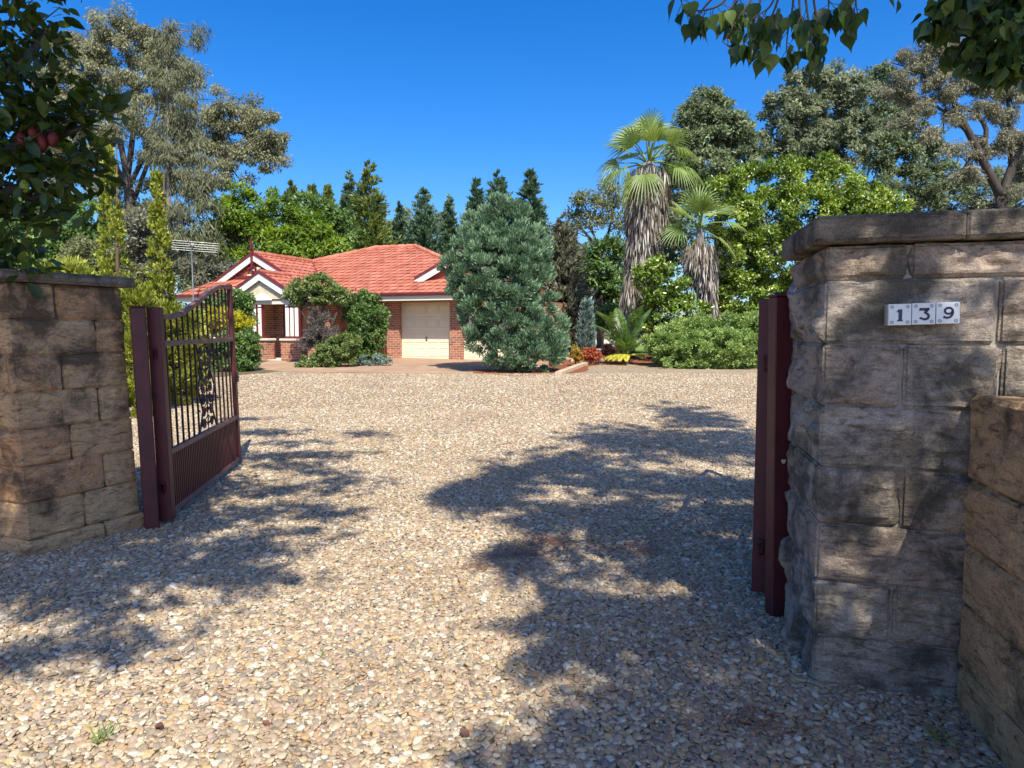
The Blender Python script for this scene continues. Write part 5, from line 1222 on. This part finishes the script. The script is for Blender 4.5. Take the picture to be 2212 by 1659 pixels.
m.build('trunk', M['bark_dark'], mag, True)
def fruit(px, py, L, W, mat, lab, tilt):
    c = P(px, py, 4.9); L, W = L * .92, W * .85; f = MB(); q = []; rr = []
    for t in np.linspace(0, 1, 9): q.append(c + np.array([tilt * (t - .5) * L, 0, (.5 - t) * L])); rr.append(W * .5 * (math.sin(math.pi * min(.97, .06 + t * .9)) ** .75) + .002)
    f.tube(q, rr, 10, 0, True, .5, .25); o = f.build('fruit', mat, mag, True); o['label'] = lab
    s_ = MB(); s_.tube([q[0], q[0] + (0.005, 0, .05)], .004, 5); s_.build('stalk', M['bark_brown'], o, True)
M['fruit_red'] = paint('dark_red_fruit', (.15, .013, .011), .6, .12, 30); M['fruit_green'] = paint('lime_fruit', (.26, .34, .05), .5, .08, 30)
for a in ((48, 302, .115, .075, .10), (72, 288, .09, .07, -.1), (92, 308, .125, .08, .05), (115, 300, .11, .072, -.15)): fruit(a[0], a[1], a[2], a[3], M['fruit_red'], 'dark red oval magnolia fruit', a[4])
fruit(53, 402, .095, .068, M['fruit_green'], 'single lime green fruit below the red ones', .05)

# --- tallow tree, right
tg = np.array([4.6, 4.4, 0.0])
tal = empty('tallow_tree', tuple(tg), 'tree with heart-shaped leaves hanging into the top of the view above the numbered pillar', 'tree')
rg = rng_(78)
A5 = lambda x, y, Y: P(1401.5 + .36642 * x, .36642 * y, Y)
tw = [([(560, -160), (440, 10), (330, 60), (240, 60)], 2.8), ([(420, -60), (330, 40), (290, 100)], 2.75), ([(700, -200), (600, 0), (500, 150), (440, 250)], 2.8), ([(700, -150), (640, 60), (600, 180), (560, 260)], 2.9), ([(800, -200), (760, 0), (700, 160), (670, 280)], 2.8),
      ([(850, -200), (850, 20), (820, 180), (810, 300)], 2.9), ([(900, -200), (930, 40), (950, 170), (960, 260)], 2.85), ([(950, -200), (980, 60), (1010, 200), (1000, 330)], 2.9), ([(880, -150), (890, 60), (910, 130)], 2.7), ([(1100, -200), (1150, -20), (1200, 60), (1190, 130)], 2.85), ([(1060, -150), (1060, 0), (1060, 60)], 2.9), ([(1240, -200), (1220, -30), (1230, 80)], 2.9), ([(560, -120), (500, 20), (470, 90)], 2.85), ([(200, -120), (190, -20), (195, 20)], 2.8), ([(640, -120), (540, -20), (500, 60), (520, 140)], 2.9), ([(780, -150), (720, 30), (620, 100)], 2.75), ([(1480, -150), (1480, -40)], 2.9)]
q, dd, ss = [], [], []; m = MB()
for pl, Y in tw:
    pts = smooth_poly([A5(x, y, Y) for x, y in pl], 6); m.tube(pts, list(np.linspace(.006, .0018, len(pts))), 5, 0, False, .5)
    for k in range(6, len(pts)):
        for _ in range(1 if k < len(pts) - 1 else 3):
            if rg.random() < .15: continue
            st = pts[k]; dr = nrm(np.array([rg.normal(0, .6), rg.normal(0, .6), -.55])); en = st + dr * rg.uniform(.025, .05); m.tube([st, en], .0013, 4, 0, False, .5)
            q.append(en); dd.append(nrm(np.array([rg.normal(0, .30), rg.normal(0, .30), -1]))); ss.append(rg.uniform(.055, .09))
# the denser bough in the corner
cor = np.array([(*A5(x, y, Y), r * .36642 / F * Y, r * .36642 / F * Y * 1.1, r * .36642 / F * Y) for x, y, r, Y in ((1800, 40, 150, 3.0), (1960, 60, 170, 3.1), (2120, 60, 170, 3.0), (1720, -20, 110, 3.0), (1880, 210, 130, 3.05), (2020, 250, 150, 3.0), (2150, 230, 150, 3.1), (1960, 360, 100, 3.0), (2090, 370, 120, 3.0), (1660, 160, 40, 3.0), (2180, 380, 90, 3.05), (2010, 430, 55, 3.0), (1780, 130, 80, 2.95), (1700, 60, 70, 3.0), (2300, 100, 200, 3.0), (2300, 350, 150, 3.0), (1950, -120, 160, 3.0))])
pc_, oc_, _ = scatter(rg, cor, .07, .85, 9, .9, 1.0)
for p_ in pc_: q.append(p_); dd.append(nrm(np.array([rg.normal(0, .5), rg.normal(0, .5), -.8]))); ss.append(rg.uniform(.055, .085))
# crown overhead
shr = shade_blobs([(1330, 950, 7.4, .9, .35, .4), (1480, 960, 7.4, 1.0, .45, .4), (1600, 970, 7.4, .9, .5, .4), (1230, 1000, 7.0, .7, .35, .4), (1120, 1020, 7.0, .6, .3, .3), (1020, 1080, 6.8, .4, .25, .3), (990, 1070, 6.8, .3, .2, .3), (1060, 1060, 6.8, .5, .2, .3), (1350, 1040, 7.0, .8, .4, .4), (1480, 1050, 7.0, .9, .45, .4), (1600, 1060, 7.0, .8, .5, .4), (1280, 1110, 6.6, .7, .3, .4), (1420, 1120, 6.6, .7, .3, .4), (1560, 1130, 6.6, .7, .4, .4), (1180, 1130, 6.4, .4, .18, .3), (1330, 1150, 6.4, .6, .22, .3), (1540, 1210, 6.2, .5, .3, .3), (1560, 1290, 6.0, .5, .3, .3), (1400, 1240, 6.2, .35, .2, .3), (1150, 1230, 6.2, .35, .12, .3), (1230, 1300, 6.0, .40, .18, .3), (1350, 1330, 6.0, .5, .22, .3), (1470, 1370, 5.8, .5, .22, .3), (1200, 1380, 5.8, .4, .14, .3), (1300, 1420, 5.8, .40, .15, .3), (1560, 1400, 5.8, .35, .2, .3), (1650, 1480, 5.6, .4, .2, .3), (1400, 1560, 5.4, .45, .12, .3), (1250, 1600, 5.4, .35, .10, .3), (1120, 1640, 5.2, .3, .1, .3), (1550, 1560, 5.4, .4, .2, .3), (1700, 1600, 5.4, .4, .2, .3), (1560, 1640, 5.2, .5, .15, .3), (1850, 1620, 5.2, .5, .35, .3), (1780, 1520, 5.3, .4, .3, .3), (1950, 1580, 5.2, .5, .35, .3), (2080, 1630, 5.2, .5, .35, .3), (2000, 1650, 5.2, .4, .2, .3), (1360, 1640, 5.2, .4, .1, .3), (1620, 1340, 5.9, .3, .2, .3), (1950, 930, 7.6, .8, .4, .4), (1500, 905, 7.6, .7, .2, .3), (1120, 1200, 6.3, .22, .1, .2), (1440, 1460, 5.7, .3, .1, .2)])
shr[:, 4] = np.maximum(shr[:, 4], .017 * (shr[:, 1] + .756 * shr[:, 2]) ** 2)
pil = np.array([(*toward((1.33 + .956 * u, 3.05 - .292 * u, z), 5.6), r * .8, r * .8, r * .6) for u, z, r in ((.15, .15, .3), (.5, .15, .34), (.3, .42, .2), (.6, .5, .24), (.12, .62, .16), (.45, .85, .22), (.18, 1.08, .18), (.62, .98, .2), (.42, 1.25, .18), (.2, 1.42, .17), (.55, 1.5, .17), (.62, 1.72, .15), (.2, 1.7, .1), (.42, 1.98, .2), (.75, 1.98, .2), (.1, 1.95, .16), (.62, 1.28, .2), (.8, .8, .3), (.8, 1.3, .2), (.8, .4, .3))] + [(*toward((1.75, 2.3, z), 5.4), .35, .35, .3) for z in (.2, .45, .7, .95, 1.2)] + [(*toward((1.7, 2.0, z), 5.4), .4, .4, .3) for z in (.1, .5, .9, 1.3)] + [(*toward((1.46, 3.9, z), 5.6), .22, .3, .3) for z in (.3, .8, 1.3, 1.7)])
allr = np.concatenate([shr, pil])
pa, _, _ = scatter(rg, shr, .17, 1.5, 26, .95, .8); pb, _, _ = scatter(rg, pil, .12, .8, 11, .95, .8); p3 = np.concatenate([pa, pb])
k3 = above(p3) | (p3[:, 1] < .3); p3 = p3[k3]
# open gaps in the crown that let sun flecks through onto the pillar front
po_, pa_, pn_ = np.array([1.365, 3.10, 0]), np.array([.956, -.292, 0]), np.array([-.292, -.956, 0])
hit = p3 - S[None] * (((p3 - po_) @ pn_) / (S @ pn_))[:, None]
hu, hz_ = (hit - po_) @ pa_, hit[:, 2]
keep = np.ones(len(p3), bool)
for gu, gz_, ru, rz_ in ((.15, 1.86, .14, .07), (.60, 1.88, .32, .055), (.12, 1.72, .13, .06), (.42, 1.70, .10, .04), (.82, 1.62, .10, .10), (.32, 1.16, .13, .05), (.55, 1.30, .10, .04), (.35, .90, .20, .07), (.62, 1.02, .08, .06), (.30, .70, .10, .05), (.52, .66, .07, .04), (.10, .56, .10, .045), (.16, .42, .08, .04), (.32, .50, .08, .03), (.22, .30, .10, .05), (.70, .80, .08, .06), (.85, 1.35, .10, .06)):
    keep &= ((hu - gu) / (ru * .8 + .02)) ** 2 + ((hz_ - gz_) / (rz_ * .8 + .02)) ** 2 > 1
p3 = p3[keep]
for p_ in p3: q.append(p_); dd.append(nrm(np.array([rg.normal(0, .6), rg.normal(0, .6), -.7]))); ss.append(rg.uniform(.075, .11))
q, dd, ss = np.array(q), np.array(dd), np.array(ss); n_ = len(q)
nn = rand_dir(rg, n_) + np.array([0, -.5, .2]); nn = nrm(nn - dd * np.sum(nn * dd, 1, keepdims=True))
V, Fi, per = leaf_geo(q, dd, nn, ss, ss * rg.uniform(.62, .82, n_), HEART, .10, .10)
fast_mesh('crown', V, Fi, np.repeat(rg.random(n_) ** 1.4, per), L_['tallow'], tal)
branch([tg - (0, 0, .1), tg + (0, 0, 1.6), tg + (-.2, -.3, 3.0), tg + (-1.0, -.9, 4.6), (2.2, 2.6, 5.8), (1.2, 2.4, 6.6)], .15, .04)
branch([tg + (-.1, -.2, 2.4), (3.6, 3.2, 3.6), (2.6, 2.9, 3.9), A5(1950, -200, 3.0), A5(1000, -330, 2.9), A5(600, -260, 2.85)], .07, .01)
branch([tg + (-.6, -.6, 4.0), (3.2, 2.4, 5.0), (2.2, 1.2, 5.3), (1.2, .2, 5.4)], .06, .01)
branch([A5(1950, -200, 3.0), A5(1960, 60, 3.05), A5(2020, 260, 3.0)], .02, .004)
src_ = [(2.2, 2.6, 5.8), (1.2, 2.4, 6.6), (3.2, 2.4, 5.0), (2.2, 1.2, 5.3), (1.2, .2, 5.4), (3.0, 3.1, 5.3)]
for b in allr:
    if not above(b[None, :3])[0] and b[1] > .3: continue
    s_ = min(src_, key=lambda s: np.linalg.norm(np.array(s) - b[:3])); branch([s_, (np.array(s_) + b[:3]) / 2 + (0, 0, .1), b[:3]], .007, .003, 5)
m.build('trunk', M['bark_dark'], tal, True)

# ------------------------------------------------------------------ small things on the ground
def edging(px0, py0, px1, py1, label):
    def gp(px, py):
        d = P(px, py, 1) - np.array([0, 0, CAMH]); Y = 20.0
        for _ in range(30): Y = (CAMH - gz(Y)) / -d[2]
        return np.array([0, 0, CAMH]) + d * Y
    a, b = gp(px0, py0), gp(px1, py1); m_ = MB()
    m_.bar(a + (0, 0, .04), b + (0, 0, .04), .20, .12); o = m_.build('timber_edging', M['sleeper'])
    tag(o, label, 'garden edging', 'timber edging of the mulch beds')
edging(1206, 811, 1265, 788, 'pale timber sleeper edging the bed at the right foot of the blue juniper')
edging(1232, 782, 1302, 781, 'pale timber sleeper edging in front of the coral-red plant')
rg = rng_(91)
def litter(name, label, spots, leaf, L, W, cat='leaf litter'):
    q, o = [], []
    for px, py, sx, sy, n in spots:
        d = P(px, py, 1) - np.array([0, 0, CAMH]); Y = CAMH / -d[2]; c = np.array([0, 0, CAMH]) + d * Y
        q.append(np.c_[c[0] + rg.normal(0, sx, n), c[1] + rg.normal(0, sy, n), np.full(n, .028) + rg.random(n) * .012])
    q = np.concatenate(q); n = len(q); a = rg.normal(.4, .6, n)
    dd = nrm(np.c_[np.cos(a), np.sin(a) * .9, rg.normal(0, .1, n)]); nn = nrm(np.array([0, 0, 1.0]) + rg.normal(0, .2, (n, 3))); nn = nrm(nn - dd * np.sum(nn * dd, 1, keepdims=True))
    V, Fi, per = leaf_geo(q, dd, nn, L * rg.uniform(.5, 1.3, n), np.full(n, W), ((.3, 1), (.7, .8)), -.05, .1)
    tag(fast_mesh(name, V, Fi, np.repeat(rg.random(n), per), L_[leaf]), label, cat, kind='stuff')
litter('needle_litter', 'rust-brown drifts of dry needles on the gravel', [(1165, 1180, .16, .10, 420), (1110, 1205, .16, .06, 300), (1050, 1235, .14, .05, 160), (1365, 1195, .16, .07, 260), (1620, 1580, .10, .06, 120), (1500, 1160, .25, .06, 90), (960, 1290, .3, .15, 60), (1300, 1400, .7, .4, 160), (700, 1350, .9, .5, 140), (900, 1100, 1.2, .8, 120), (420, 1300, .6, .3, 90), (1600, 1100, .8, .8, 90), (500, 1500, .4, .2, 40)], 'litter', .075, .004)
def dead_leaf(px, py, s, label):
    d = P(px, py, 1) - np.array([0, 0, CAMH]); c = np.array([0, 0, CAMH]) + d * (CAMH / -d[2]) + (0, 0, .019)
    a = rg.uniform(0, 6.28); dd = np.array([[math.cos(a), math.sin(a), .15]]); dd = nrm(dd); nn = nrm(np.array([[.3, -.5, 1.0]])); nn = nrm(nn - dd * np.sum(nn * dd, 1, keepdims=True))
    V, Fi, per = leaf_geo(c[None], dd, nn, np.array([s]), np.array([s * .55]), OVAL, -.12, .2)
    tag(fast_mesh('fallen_leaf', V, Fi, np.full(per, .7), L_['brown_plant']), label, 'leaf', 'fallen leaves on the gravel')
dead_leaf(335, 1577, .05, 'curled red-brown fallen leaf on gravel near the grass tuft')
dead_leaf(585, 1575, .04, 'dark curled fallen leaf by itself on the gravel')
dead_leaf(1015, 1600, .05, 'dark fallen leaf beside the tree shadow in the gravel')
def tuft(px, py, label, n=14, h=.07):
    d = P(px, py, 1) - np.array([0, 0, CAMH]); c = np.array([0, 0, CAMH]) + d * (CAMH / -d[2])
    p = np.tile(c, (n, 1)) + rg.normal(0, .01, (n, 3)) * (1, 1, 0); o = nrm(rg.normal(0, .5, (n, 3)) * (1, 1, 0) + (0, 0, .8))
    tag(leaves(rg, 'grass_tuft', p, o, h, .006, L_['grass_blade'], None, wout=1, wrand=.2, prof=((.3, 1), (.7, .7)), droop=.3), label, 'grass', 'grass tufts in the gravel')
tuft(222, 1606, 'larger green grass tuft sprouting in the sunny gravel', 16, .085)
tuft(700, 1420, 'small pale grass tuft in the gravel', 9, .06)
tuft(2035, 1610, 'weed tuft at the shaded foot of the stone wall', 12, .08)
